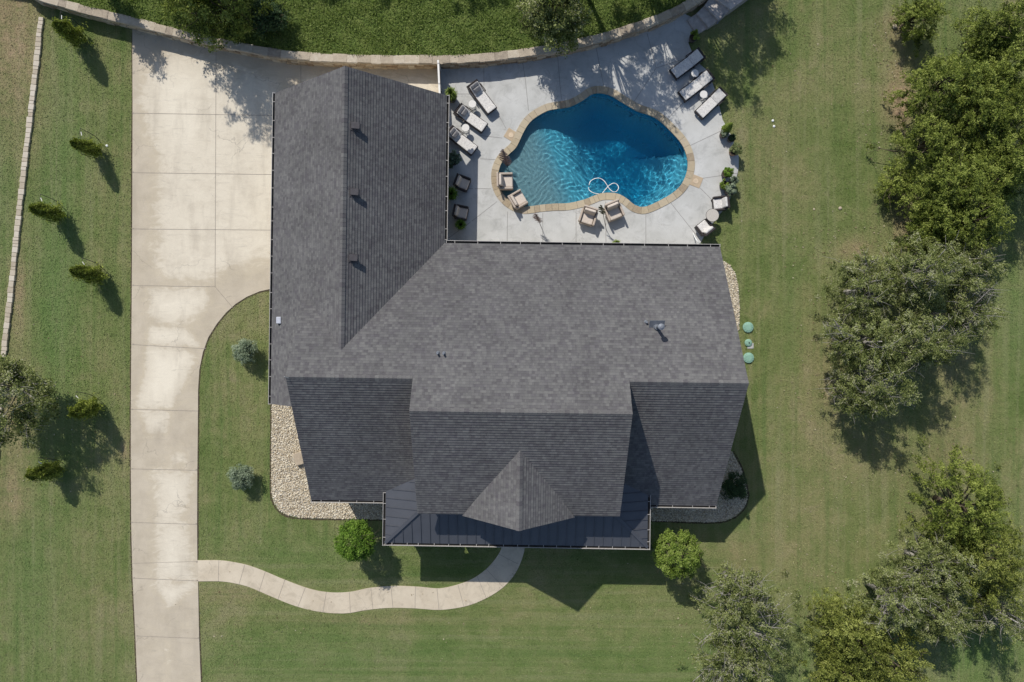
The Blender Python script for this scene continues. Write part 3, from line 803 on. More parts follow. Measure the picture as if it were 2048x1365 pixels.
def house_roofs():
    # garage wing
    bm = bmesh.new()
    uW, uR, uE = -444.5, -284.0, -127.2
    slope(bm, [W(uW, -453, 102), W(uW, 122.8, 102), W(-366.5, 122.8, 165.0), W(uR, VR - 6, 231), W(uR, -453, 231)], EV)
    slope(bm, [W(uR, -453, 231), W(uR, 40, 231), W(uE, -150, 102), W(uE, -453, 102)], EV)
    ridge_cap(bm, W(uR, -453, 231), W(uR, 19, 231))
    gr = obj('garage_roof', hrel(bm), [M['shingle'], M['trim']], house); tag(gr, 'long garage roof running away from the front, with three vents')
    bm = bmesh.new()
    slope(bm, [W(-366, -179.6, hN(-179.6)), W(382.5, -179.6, hN(-179.6)), W(384.5, VR, HR), W(-366, VR, HR)], EU)
    slope(bm, [W(-160, VR, HR), W(191.3, VR, HR), W(191.3, VM, HM), W(-160, VM, HM)], EU)
    slope(bm, [W(-366, VR, HR), W(-130, VR, HR), W(-130, 298.8, hS(298.8)), W(-367.5, 298.8, hS(298.8))], EU)
    slope(bm, [W(165, VR, HR), W(384.5, VR, HR), W(382, 299.6, hS(299.6)), W(165, 299.6, hS(299.6))], EU)
    ridge_cap(bm, W(-366, VR, HR), W(-161, VR, HR)); ridge_cap(bm, W(192, VR, HR), W(384.5, VR, HR))
    mr = obj('main_roof', hrel(bm), [M['shingle'], M['trim']], house)
    bm = bmesh.new()
    slope(bm, [W(-160, VM, HM), W(191.3, VM, HM), W(191.5, 302, 180), W(-160, 302, 180)], EU)
    ridge_cap(bm, W(-160, VM, HM), W(191.3, VM, HM))
    obj('front_roof', hrel(bm), [M['shingle'], M['trim']], house)
    bm = bmesh.new()
    for sg in (-1, 1):
        slope(bm, [W(15.6, 171.5, 253), W(15.6, 309.4, 253), W(15.6 + sg * 97.5, 304.5, 180.6)], EV)
    ridge_cap(bm, W(15.6, 175, 253), W(15.6, 309.4, 253))
    obj('gable_roof', hrel(bm), [M['shingle'], M['trim']], house)
    # standing seam porch roof
    bm = bmesh.new()
    F = [W(-227, 372.3, 116), W(253, 373.5, 116), W(183, 302.5, 139.8), W(-157, 302.5, 139.8)]
    Lf = [W(-227, 372.3, 116), W(-157, 302.5, 139.8), W(-157, 243, 139.8), W(-227, 277.8, 116)]
    Rt = [W(253, 373.5, 116), W(253, 278.5, 116), W(183, 243, 139.8), W(183, 302.5, 139.8)]
    for poly in (F, Lf, Rt):
        vs = [bm.verts.new(p) for p in poly]; f = bm.faces.new(vs); f.normal_update()
        if f.normal.z < 0: f.normal_flip()
        lo = [bm.verts.new(p - Vector((0, 0, .12))) for p in poly]; bm.faces.new(lo)
        for i in range(4): bm.faces.new((vs[i], vs[(i + 1) % 4], lo[(i + 1) % 4], lo[i]))
    def rib(a, b, h=.04, w=.03):
        d = (b - a).normalized(); s = d.cross(Vector((0, 0, 1))).normalized() * w / 2; u = Vector((0, 0, h))
        q = [a - s, a + s, b + s, b - s]
        lo = [bm.verts.new(p + Vector((0, 0, .001))) for p in q]; hi = [bm.verts.new(p + u) for p in q]
        bm.faces.new(hi)
        for i in range(4): bm.faces.new((lo[i], lo[(i + 1) % 4], hi[(i + 1) % 4], hi[i]))
    hf = lambda v: 116 + (372.3 - v) * .341
    u = -227 + 16.3
    while u < 250:
        vtop = max(302.5, 372.3 - (u + 227)) if u < 0 else max(302.5, 372.3 - (253 - u))
        rib(W(u, 372.3, 116), W(u, vtop, hf(vtop))); u += 16.6
    for side, u0, sg in ((0, -227, 1), (1, 253, -1)):
        v = 372.3 - 16
        while v > 280 - 30:
            run = min(70, 372.3 - v); st = 0 if v > 279 else (279 - v) * 2.0
            if st < run - 3: rib(W(u0 + sg * st, v, 116 + st * .341), W(u0 + sg * run, v, 116 + run * .341))
            v -= 16.6
    rib(W(-227, 372.3, 116), W(-157, 302.5, 139.8), .06, .16); rib(W(253, 373.5, 116), W(183, 302.5, 139.8), .06, .16)
    bmesh.ops.recalc_face_normals(bm, faces=bm.faces)
    tag(obj('porch_roof', hrel(bm), M['metalroof'], house), 'dark metal porch roof with standing seams')
    return gr, mr
GR, MR = house_roofs()

def house_walls():
    bm = bmesh.new()
    def prism(prof, a, b, along, mi=0):
        # prof: list of (s, h); along 'u' : profile in v extruded u from a to b ; 'v' : profile in u extruded v
        f = (lambda s, h, t: W(t, s, h)) if along == 'u' else (lambda s, h, t: W(s, t, h))
        A = [bm.verts.new(f(s, h, a)) for s, h in prof]; B = [bm.verts.new(f(s, h, b)) for s, h in prof]
        bm.faces.new(A); bm.faces.new(B)
        for i in range(len(prof)):
            bm.faces.new((A[i], A[(i + 1) % len(prof)], B[(i + 1) % len(prof)], B[i]))
    d = 9
    prism([(-160, 0), (-160, hN(-160) - d), (VR, HR - d - 2), (279, hS(279) - d), (279, 0)], -349, 367, 'u')
    prism([(-5, 0), (-5, hN(-5) - d), (VM, HM - d - 2), (286, hMs(286) - d), (286, 0)], -148, 179, 'u')
    prism([(-426, 0), (-426, 102 + 18 * .8 - d), (-284, 231 - d - 3), (-145, 102 + 18 * .82 - d), (-145, 0)], -440, 50, 'v')
    prism([(-426, 0), (-426, 102 + 18 * .8 - d), (-340, 102 + 100 * .8 - d), (-340, 0)], 50.3, 104, 'v')
    prism([(-70, 170), (15.6, 253 - 14), (101, 170)], 240, 297, 'v')
    bmesh.ops.recalc_face_normals(bm, faces=bm.faces)
    obj('wall', hrel(bm), M['wall'], house)
    # posts and porch floor
    for u, v in ((-212, 357), (-110, 357), (-20, 357), (62, 357), (150, 357), (238, 357)):
        b = bmesh.new(); c = W(u, v, 0); box(b, c.x, c.y, 1.5, .28, .28, 3.0, rz=-.014, bev=.015); box(b, c.x, c.y, .35, .42, .42, .7, rz=-.014, bev=.02)
        obj('porch_post', hrel(b), M['white'], house)
    b = bmesh.new(); c = W(13, 325, 0); box(b, c.x, c.y, .07, 450 / SC, 78 / SC, .14, rz=-.014, bev=.01)
    obj('porch_floor', hrel(b), M['walk'], house)
    # doors and windows
    def win(u, v, w, h, z, facing, name='window', frame='white'):
        c = W(u, v, 0); rz = -.014 + (0 if facing in 'NS' else math.pi / 2); s = {'N': 1, 'S': -1, 'E': 1, 'W': -1}[facing]
        n = Vector((0, s, 0)) if facing in 'NS' else Vector((s, 0, 0))
        b = bmesh.new()
        for dx, dz, sx, sz in ((-w / 2, 0, .07, h), (w / 2, 0, .07, h), (0, h / 2, w + .07, .07), (0, -h / 2, w + .07, .07), (0, 0, .03, h)):
            off = Matrix.Rotation(rz, 4, 'Z') @ Vector((dx, 0, 0))
            p = c + off + n * .03; box(b, p.x, p.y, z + dz, sx, .08, sz, rz=rz)
        o = obj(name, hrel(b), M[frame], house)
        b = bmesh.new(); p = c + n * .012; box(b, p.x, p.y, z, w - .02, .02, h - .02, rz=rz)
        obj('pane', hrel(b), M['glass'], o)
    for u in (-90, -30, 110, 200, 280): win(u, -160, 1.8, 1.5, 1.6, 'N')
    for u in (-300, -250, 220, 300): win(u, 279, 1.5, 1.5, 1.6, 'S')
    for u in (-100, 110): win(u, 286, 1.6, 1.7, 1.6, 'S')
    for v in (-60, 60, 180): win(367, v, 1.2, 1.4, 1.6, 'E')
    for v in (160, 230): win(-349, v, 1.2, 1.4, 1.6, 'W')
    for v in (-330, -240): win(-145, v, 1.4, 1.4, 1.6, 'E')
    for v, w in ((-340, 4.4), (-180, 4.4)):
        b = bmesh.new(); c = W(-426, v, 0); box(b, c.x - .02, c.y, 1.15, .06, w, 2.3, rz=-.014, bev=.01)
        for k in range(1, 4): box(b, c.x - .055, c.y, k * .56, .02, w, .03, rz=-.014)
        obj('garage_door', hrel(b), M['white'], house)
    b = bmesh.new(); c = W(10, 286, 0); box(b, c.x, c.y - .02, 1.2, 1.1, .08, 2.1, rz=-.014, bev=.01)
    dr = obj('front_door', hrel(b), M['wicker'], house)
    b = bmesh.new(); cyl(b, (c.x + .42, c.y - .09, 1.1), (c.x + .42, c.y - .09, 1.35), .02); obj('handle', hrel(b), M['galv'], dr)
house_walls()

def gutters():
    def run(A, B, out, hang=.86):
        A = Vector(A); B = Vector(B); d = (B - A); L = d.length; d.normalize(); o = Vector(out).normalized()
        rz = math.atan2(d.y, d.x); mid = (A + B) / 2
        bm = bmesh.new(); box(bm, *(mid + o * .128 + Vector((0, 0, -.045))), L + .04, .02, .125, rz=rz)
        for q in (A, B): box(bm, *(q + o * .07 + Vector((0, 0, -.05))), .02, .14, .11, rz=rz)
        g = obj('gutter', hrel(bm), M['gutter'], house)
        bm = bmesh.new(); box(bm, *(mid + o * .065 + Vector((0, 0, -.10))), L, .10, .015, rz=rz); box(bm, *(mid + o * .007 + Vector((0, 0, -.055))), L - .03, .012, .1, rz=rz)
        obj('gutter_trough', hrel(bm), M['gutter_in'], g)
        n = max(2, int(L / hang)); R = random.Random(int(L * 100))
        for k in range(n):
            s = (k + .5 + R.uniform(-.12, .12)) * L / n
            bm = bmesh.new(); box(bm, *(A + d * s + o * .06 + Vector((0, 0, .004))), .022, .15, .012, rz=rz)
            obj('gutter_hanger', hrel(bm), M['gutter'], g)
    W_ = -EU; E_ = EU; N_ = -EV; S_ = EV
    run(W(-444.5, -453, 102), W(-444.5, 122.8, 102), W_)
    run(W(-127.2, -453, 102), W(-127.2, -186, 102), E_)
    run(W(-124, -179.6, 102), W(382.5, -179.6, 102), N_, 1.05)
    run(W(-367.5, 298.8, 101.8), W(-232, 298.8, 101.8), S_)
    run(W(258, 299.6, 101.5), W(382, 299.6, 101.5), S_, .75)
    run(W(-227, 281, 116), W(-227, 377, 116), W_)
    run(W(-227, 372.3, 116), W(253, 373.5, 116), S_, .68)
    run(W(253, 378, 116), W(253, 276, 116), E_, .7)
gutters()

def roof_bits():
    # heights on roof planes, from a photo pixel
    def on(px, py, plane):
        lo, hi = 0., 10.
        for _ in range(50):
            m = (lo + hi) / 2; p = G(px, py, m)
            v = (-p.y * SC - .014 * p.x * SC); u = p.x * SC + .014 * v
            if plane(u, v) / SC > m: lo = m
            else: hi = m
        return G(px, py, lo)
    east = lambda u, v: 231 - (u + 284) * .823
    west = lambda u, v: 102 + (u + 444.5) * .803
    north = lambda u, v: hN(v)
    for px, py in ((710, 254), (708, 386), (706, 517)):
        p = on(px, py, east); b = bmesh.new(); sl = math.atan(.823)
        box(b, p.x, p.y, p.z + .06, .24, .24, .30, ry=sl * .0, rz=-.014, bev=.02)
        box(b, p.x + .06, p.y, p.z + .20, .36, .30, .05, ry=.28, rz=-.014, bev=.015)
        box(b, p.x + .02, p.y, p.z + .01, .5, .42, .02, ry=sl, rz=-.014)
        for v in b.verts: v.co -= HO
        obj('roof_vent', b, M['ventbox'], GR)
    for px, py, r, h in ((876, 707, .045, .30), (888, 707.5, .045, .30), (1292, 645, .05, .22)):
        p = on(px, py, north); b = bmesh.new()
        cyl(b, p - Vector((0, 0, .1)), p + Vector((0, 0, h)), r, seg=12); cyl(b, p - Vector((0, 0, .08)), p + Vector((0, 0, .08)), .12, .07, seg=12)
        for v in b.verts: v.co -= HO
        obj('vent_pipe', b, M['galv'], MR)
    p = on(1313, 655, north); b = bmesh.new()
    box(b, p.x + .0, p.y + .12, p.z + .10, .72, .46, .012, rx=math.atan(.65), mi=0)
    cyl(b, p - Vector((0, 0, .1)), p + Vector((0, 0, .22)), .19, .12, seg=20); cyl(b, p, p + Vector((0, 0, .98)), .08, seg=20)
    cyl(b, p + Vector((0, 0, .94)), p + Vector((0, 0, 1.08)), .14, .14, seg=20); cyl(b, p + Vector((0, 0, 1.08)), p + Vector((0, 0, 1.14)), .15, .05, seg=20)
    for v in b.verts: v.co -= HO
    obj('flue_pipe', b, M['galv'], MR)
    p = on(559, 641, west); b = bmesh.new(); box(b, p.x, p.y, p.z + .08, .24, .34, .17, bev=.03)
    for v in b.verts: v.co -= HO
    obj('exhaust_box', b, mat_plain('light_grey_plastic', (.5, .53, .6), .5), GR)
    p = on(578, 757, lambda u, v: hS(v)); b = bmesh.new(); cyl(b, p, p + Vector((-.12, .1, .3)), .012, seg=6)
    for v in b.verts: v.co -= HO
    obj('antenna_rod', b, M['white'], MR)
roof_bits()

# ------------------------------------------------------------------ beds, edging, steps, fence
GB = {}
def gravel():
    west = [(600,780),(544,805),(543,900),(543,985),(547,1003),(557,1020),(574,1031),(600,1036),(680,1038),(780,1039),(780,960),(660,940),(660,780)]
    se = [(1280,980),(1280,1041),(1350,1043),(1420,1045),(1450,1042),(1472,1032),(1488,1016),(1495,996),(1492,972),(1482,938),(1465,905),(1440,890),(1380,960)]
    ne = [(1380,500),(1449,524),(1460,531),(1469,545),(1476,570),(1479,610),(1478,660),(1440,700),(1380,700)]
    allp = []
    for i, poly in enumerate((west, se, ne)):
        sm = [tuple(G(*p)[:2]) for p in poly]
        bm = bmesh.new(); vs = fill(bm, [sm], .02)[0]; skirt(bm, vs, -.03)
        tag(obj('gravel_bed', bm, M['gravelbase']), kind='structure')
        allp.append(sm)
    # pebbles
    rng2 = np.random.default_rng(4)
    base = bmesh.new(); bmesh.ops.create_icosphere(base, subdivisions=1, radius=1.0)
    bv = np.array([v.co[:] for v in base.verts]); bf = np.array([[v.index for v in f.verts] for f in base.faces]); base.free()
    V = []; F = []; C = []; off = 0
    for sm in allp:
        xs = [p[0] for p in sm]; ys = [p[1] for p in sm]
        A = (max(xs) - min(xs)) * (max(ys) - min(ys)); n = int(A * 520)
        X = rng2.uniform(min(xs), max(xs), n); Y = rng2.uniform(min(ys), max(ys), n)
        k = inside(sm, X, Y)
        U = X * SC; Vv = -Y * SC
        k &= ~((U > -335) & (U < 350) & (Vv < 270))
        X, Y = X[k], Y[k]; n = len(X)
        r = rng2.uniform(.018, .042, n); sc3 = np.stack([r * rng2.uniform(.8, 1.4, n), r * rng2.uniform(.7, 1.1, n), r * rng2.uniform(.5, .8, n)], 1)
        ang = rng2.uniform(0, 6.28, n); ca, sa = np.cos(ang), np.sin(ang)
        jit = 1 + rng2.uniform(-.18, .18, (n, len(bv), 1))
        q = bv[None] * sc3[:, None, :] * jit
        qx = q[..., 0] * ca[:, None] - q[..., 1] * sa[:, None]; qy = q[..., 0] * sa[:, None] + q[..., 1] * ca[:, None]
        vv = np.stack([qx + X[:, None], qy + Y[:, None], q[..., 2] + .025 + rng2.uniform(0, .03, n)[:, None]], -1).reshape(-1, 3)
        ff = (bf[None] + (np.arange(n) * len(bv))[:, None, None] + off).reshape(-1, 3)
        V.append(vv); F.append(ff); C.append(np.repeat(rng2.random(n), len(bv))); off += len(vv)
    me = fast_mesh('pebbles', np.concatenate(V), np.concatenate(F), np.concatenate(C))
    tag(link('pebbles', me, M['pebble']), kind='stuff', label='pale tan river pebbles filling the beds along the house walls', cat='pebbles')

gravel()

def edging():
    pts = [(84,36),(72,150),(62,240),(52,320),(43,400),(34,480),(26,560),(17,640),(8,720),(2,800),(-4,880),(-10,960),(-20,1100)]
    P = [Vector((*G(*p)[:2], 0)) for p in pts]; L = [0]
    for i in range(1, len(P)): L.append(L[-1] + (P[i] - P[i - 1]).length)
    R = random.Random(8); bm = bmesh.new(); s = 0; org = G(40, 420)
    while s < L[-1]:
        w = R.uniform(.16, .36); m = s + w / 2
        for i in range(1, len(P)):
            if L[i] >= m or i == len(P) - 1: c = P[i - 1].lerp(P[i], (m - L[i - 1]) / (L[i] - L[i - 1])); t = (P[i] - P[i - 1]).normalized(); break
        rz = math.atan2(t.y, t.x)
        box(bm, *(c + Vector((R.uniform(-.015, .015), 0, .06)) - org), w - .015, .29 + R.uniform(-.04, .04), .12 + R.uniform(-.02, .02), rz=rz + R.uniform(-.05, .05), bev=.02)
        s += w
    o = obj('stone_edging', bm, M['edging']); o.location = org
    tag(o, 'low straight line of pale stone blocks edging the lawn at the far left', 'edging')
edging()

def steps():
    root = empty('stone_steps', G(1420, 45)); org = Vector(root.location)
    tag(root, 'broad grey stone steps climbing beside the end of the curved wall', 'steps')
    # treads: quads of ground pixels with rising height
    tr = [([(1374,40),(1393,27),(1417,55),(1394,69)], .17), ([(1393,27),(1409,11),(1437,41),(1417,55)], .36), ([(1409,11),(1424,-10),(1463,18),(1437,41)], .53), ([(1418,-10),(1470,-60),(1530,-30),(1461,20)], .66), ([(1480,-70),(1560,-110),(1620,-80),(1535,-34)], .80)]
    for q, z in tr:
        b = bmesh.new(); w = [G(*p, z) for p in q]
        top = [b.verts.new((p.x, p.y, z)) for p in w]; bot = [b.verts.new((p.x, p.y, 0)) for p in w]
        b.faces.new(top)
        for i in range(4): b.faces.new((top[i], top[(i + 1) % 4], bot[(i + 1) % 4], bot[i]))
        bmesh.ops.recalc_face_normals(b, faces=b.faces)
        bmesh.ops.bevel(b, geom=[e for e in b.edges if all(abs(v.co.z - z) < 1e-4 for v in e.verts)], offset=.02, segments=2, affect='EDGES')
        for v in b.verts: v.co -= org
        obj('tread', b, M['step'], root)
    b = bmesh.new(); a = G(1434, 48, .3); c = G(1449, 26, .6); cyl(b, a, c, .035)
    for v in b.verts: v.co -= org
    obj('side_rail', b, M['galv'], root)
steps()

def fence():
    a = G(880.5, 137); b2 = G(884.5, 226); root = empty('side_fence', a); 
    tag(root, 'narrow light fence panel joining the garage corner to the curved wall', 'fence')
    d = (b2 - a); L = d.length; rz = math.atan2(d.y, d.x); mid = d / 2; R = random.Random(2)
    b = bmesh.new(); k = 0; dn = d.normalized()
    while k * .14 < L: box(b, *(dn * (k * .14 + .07) + Vector((0, 0, .56))), .132, .03, 1.06 + R.uniform(-.01, .01), rz=rz, bev=.004); k += 1
    obj('pickets', b, mat_plain('weathered_wood', (.32, .30, .28), .8, var=.3), root)
    b = bmesh.new(); box(b, *(mid + Vector((0, 0, 1.11))), L, .10, .04, rz=rz, bev=.005); obj('top_rail', b, M['white'], root)
    for s in (0.05, .5, .97):
        b = bmesh.new(); box(b, *(d * s + Vector((0, 0, .58))), .1, .1, 1.16, rz=rz, bev=.006); obj('post', b, M['white'], root)
fence()

# ------------------------------------------------------------------ plants
def leaf_quads(C, size, nb, wid=.55, rg=None, var=None, updir=None):
    """C (n,3) centres; size (n); nb (n,3) normal bias -> 4-corner leaves"""
    rg = rg or rng; n = len(C)
    nn = nb + rg.normal(0, .55, (n, 3)); nn /= np.linalg.norm(nn, axis=1, keepdims=True) + 1e-9
    t = rg.normal(0, 1, (n, 3)) if updir is None else updir + rg.normal(0, .35, (n, 3))
    t -= nn * (t * nn).sum(1, keepdims=True); t /= np.linalg.norm(t, axis=1, keepdims=True) + 1e-9
    b = np.cross(nn, t)
    s = size[:, None]
    V = np.stack([C - t * s * .5, C + b * s * wid * .5 + nn * s * .06, C + t * s * .5, C - b * s * wid * .5 + nn * s * .06], 1).reshape(-1, 3)
    F = np.arange(n * 4).reshape(n, 4)
    return V, F, np.repeat(var if var is not None else rg.random(n), 4)

def crown_mesh(name, rad, h0, h1, nclump, per, leaf, rg, cr=.34, lump=.3, flat=.7, tuft=.11, shell=.55, feather=0.0, full=0.0):
    """lumpy crown: clumps -> tufts -> leaves. returns mesh, clump centres"""
    lobes = rg.normal(0, 1, (7, 3)); lobes /= np.linalg.norm(lobes, axis=1, keepdims=True); la = rg.uniform(-lump, lump * .9, 7)
    d = rg.normal(0, 1, (nclump, 3)); d[:, 2] = np.abs(d[:, 2]) * 1.15 - .55; d /= np.linalg.norm(d, axis=1, keepdims=True)
    if full: d[:, :2] *= (np.where(d[:, 2] < .15, 1 / np.sqrt(np.maximum(.12, 1 - np.clip(d[:, 2] - .15, -1, 0) ** 2)), 1.0) ** full)[:, None]
    rr = (shell + (1 - shell) * rg.random(nclump)) ** .8
    sc = 1 + (np.clip(d @ lobes.T, 0, 1) ** 2 * la).sum(1)
    hc = (h0 + h1) / 2; hv = (h1 - h0) / 2
    cc = np.stack([d[:, 0] * rad * rr * sc, d[:, 1] * rad * rr * sc, hc + d[:, 2] * hv * rr * sc], 1)
    crr = cr * rg.uniform(.6, 1.35, nclump)
    ntuft = max(3, per // 9)
    # tufts on the clump surface
    td = rg.normal(0, 1, (nclump, ntuft, 3)); td /= np.linalg.norm(td, axis=2, keepdims=True)
    td[..., 2] *= flat
    tr = rg.uniform(.45, 1.0, (nclump, ntuft, 1))
    tc = cc[:, None] + td * tr * crr[:, None, None]
    if feather:
        out = cc - np.array([0, 0, hc]); out /= np.linalg.norm(out, axis=1, keepdims=True) + 1e-9
        tc += out[:, None] * (rg.random((nclump, ntuft, 1)) ** 2) * feather
    tcv = tc.reshape(-1, 3); nt = len(tcv)
    k = 9
    o = rg.normal(0, 1, (nt, k, 3)) * tuft * np.array([1, 1, .7])
    lc = (tcv[:, None] + o).reshape(-1, 3)
    cen = np.array([0, 0, hc - hv * .3])
    nb = (lc - cen); nb /= np.linalg.norm(nb, axis=1, keepdims=True) + 1e-9
    nb[:, 2] += .75; nb /= np.linalg.norm(nb, axis=1, keepdims=True)
    var = np.clip(np.repeat(np.repeat(rg.normal(.5, .17, nclump), ntuft) + rg.normal(0, .19, nt), k) + rg.normal(0, .14, nt * k), 0, 1)
    upd = np.repeat((tcv - np.repeat(cc, ntuft, 0)), k, 0) if feather else None
    if upd is not None: upd = upd / (np.linalg.norm(upd, axis=1, keepdims=True) + 1e-9)
    V, F, A = leaf_quads(lc, rg.uniform(.6, 1.35, len(lc)) * leaf, nb, .5 if feather else .62, rg, var, upd)
    return fast_mesh(name, V, F, A), cc

def limbs_mesh(cc, trunk_r, h_fork, rg, n=26, twigs=2, base=(0, 0), sag=.0, top=None):
    bm = bmesh.new()
    top = top if top is not None else float(np.max(cc[:, 2])) * .8
    ax = Vector((rg.normal(0, .12), rg.normal(0, .12), 0)); n = min(n, len(cc))
    pts = [Vector((base[0], base[1], -.05))] + [Vector((ax.x * t, ax.y * t, top * t)) for t in (.12, .35, .65, 1.0)]
    tube(bm, pts, [trunk_r * 1.35, trunk_r, trunk_r * .8, trunk_r * .5, trunk_r * .18], 9)
    idx = rg.choice(len(cc), min(n, len(cc)), replace=False)
    for i in idx:
        e = Vector(cc[i]); t = rg.uniform(.28, .85)
        s = Vector((ax.x * t, ax.y * t, min(top * t, max(h_fork, e.z * .55)))); m = s.lerp(e, .5) + Vector((rg.normal(0, .12), rg.normal(0, .12), rg.uniform(0, .25)))
        r0 = trunk_r * rg.uniform(.22, .42)
        tube(bm, [s, m, e, e + (e - m).normalized() * .25], [r0, r0 * .6, r0 * .28, .006], 5)
        for _ in range(twigs):
            q = m.lerp(e, rg.uniform(.3, 1.1)); w = q + Vector(rg.normal(0, .35, 3)) + (e - m).normalized() * .25; tube(bm, [q, q.lerp(w, .5) + Vector(rg.normal(0, .05, 3)), w], [max(.009, r0 * .25), .008, .004], 4)
    return bm

def tree(name, gx, gy, rad, h0, h1, leafmat, label, cat='tree', group=None, seed=1, ncl=120, per=180, leaf=.085, cr=.36, barkm='bark', tr=.14, **kw):
    rg = np.random.default_rng(seed)
    p = G(gx, gy); root = empty(name, p, rg.uniform(0, 6.28)); tag(root, label, cat, group)
    me, cc = crown_mesh('crown', rad, h0, h1, ncl, per, leaf, rg, cr, **kw)
    link('crown', me, M[leafmat], root)
    obj('trunk', limbs_mesh(cc, tr, h0 * .8 + .3, rg, 44 if barkm == 'barkgrey' else 26, 6 if barkm == 'barkgrey' else 2), M[barkm], root, True)
    return root
def img(px, py, t):                       # ground pixel of a thing whose centre height is t (share of the flying height)
    return 1024 + (px - 1024) * (1 - t), 682.5 + (py - 682.5) * (1 - t)

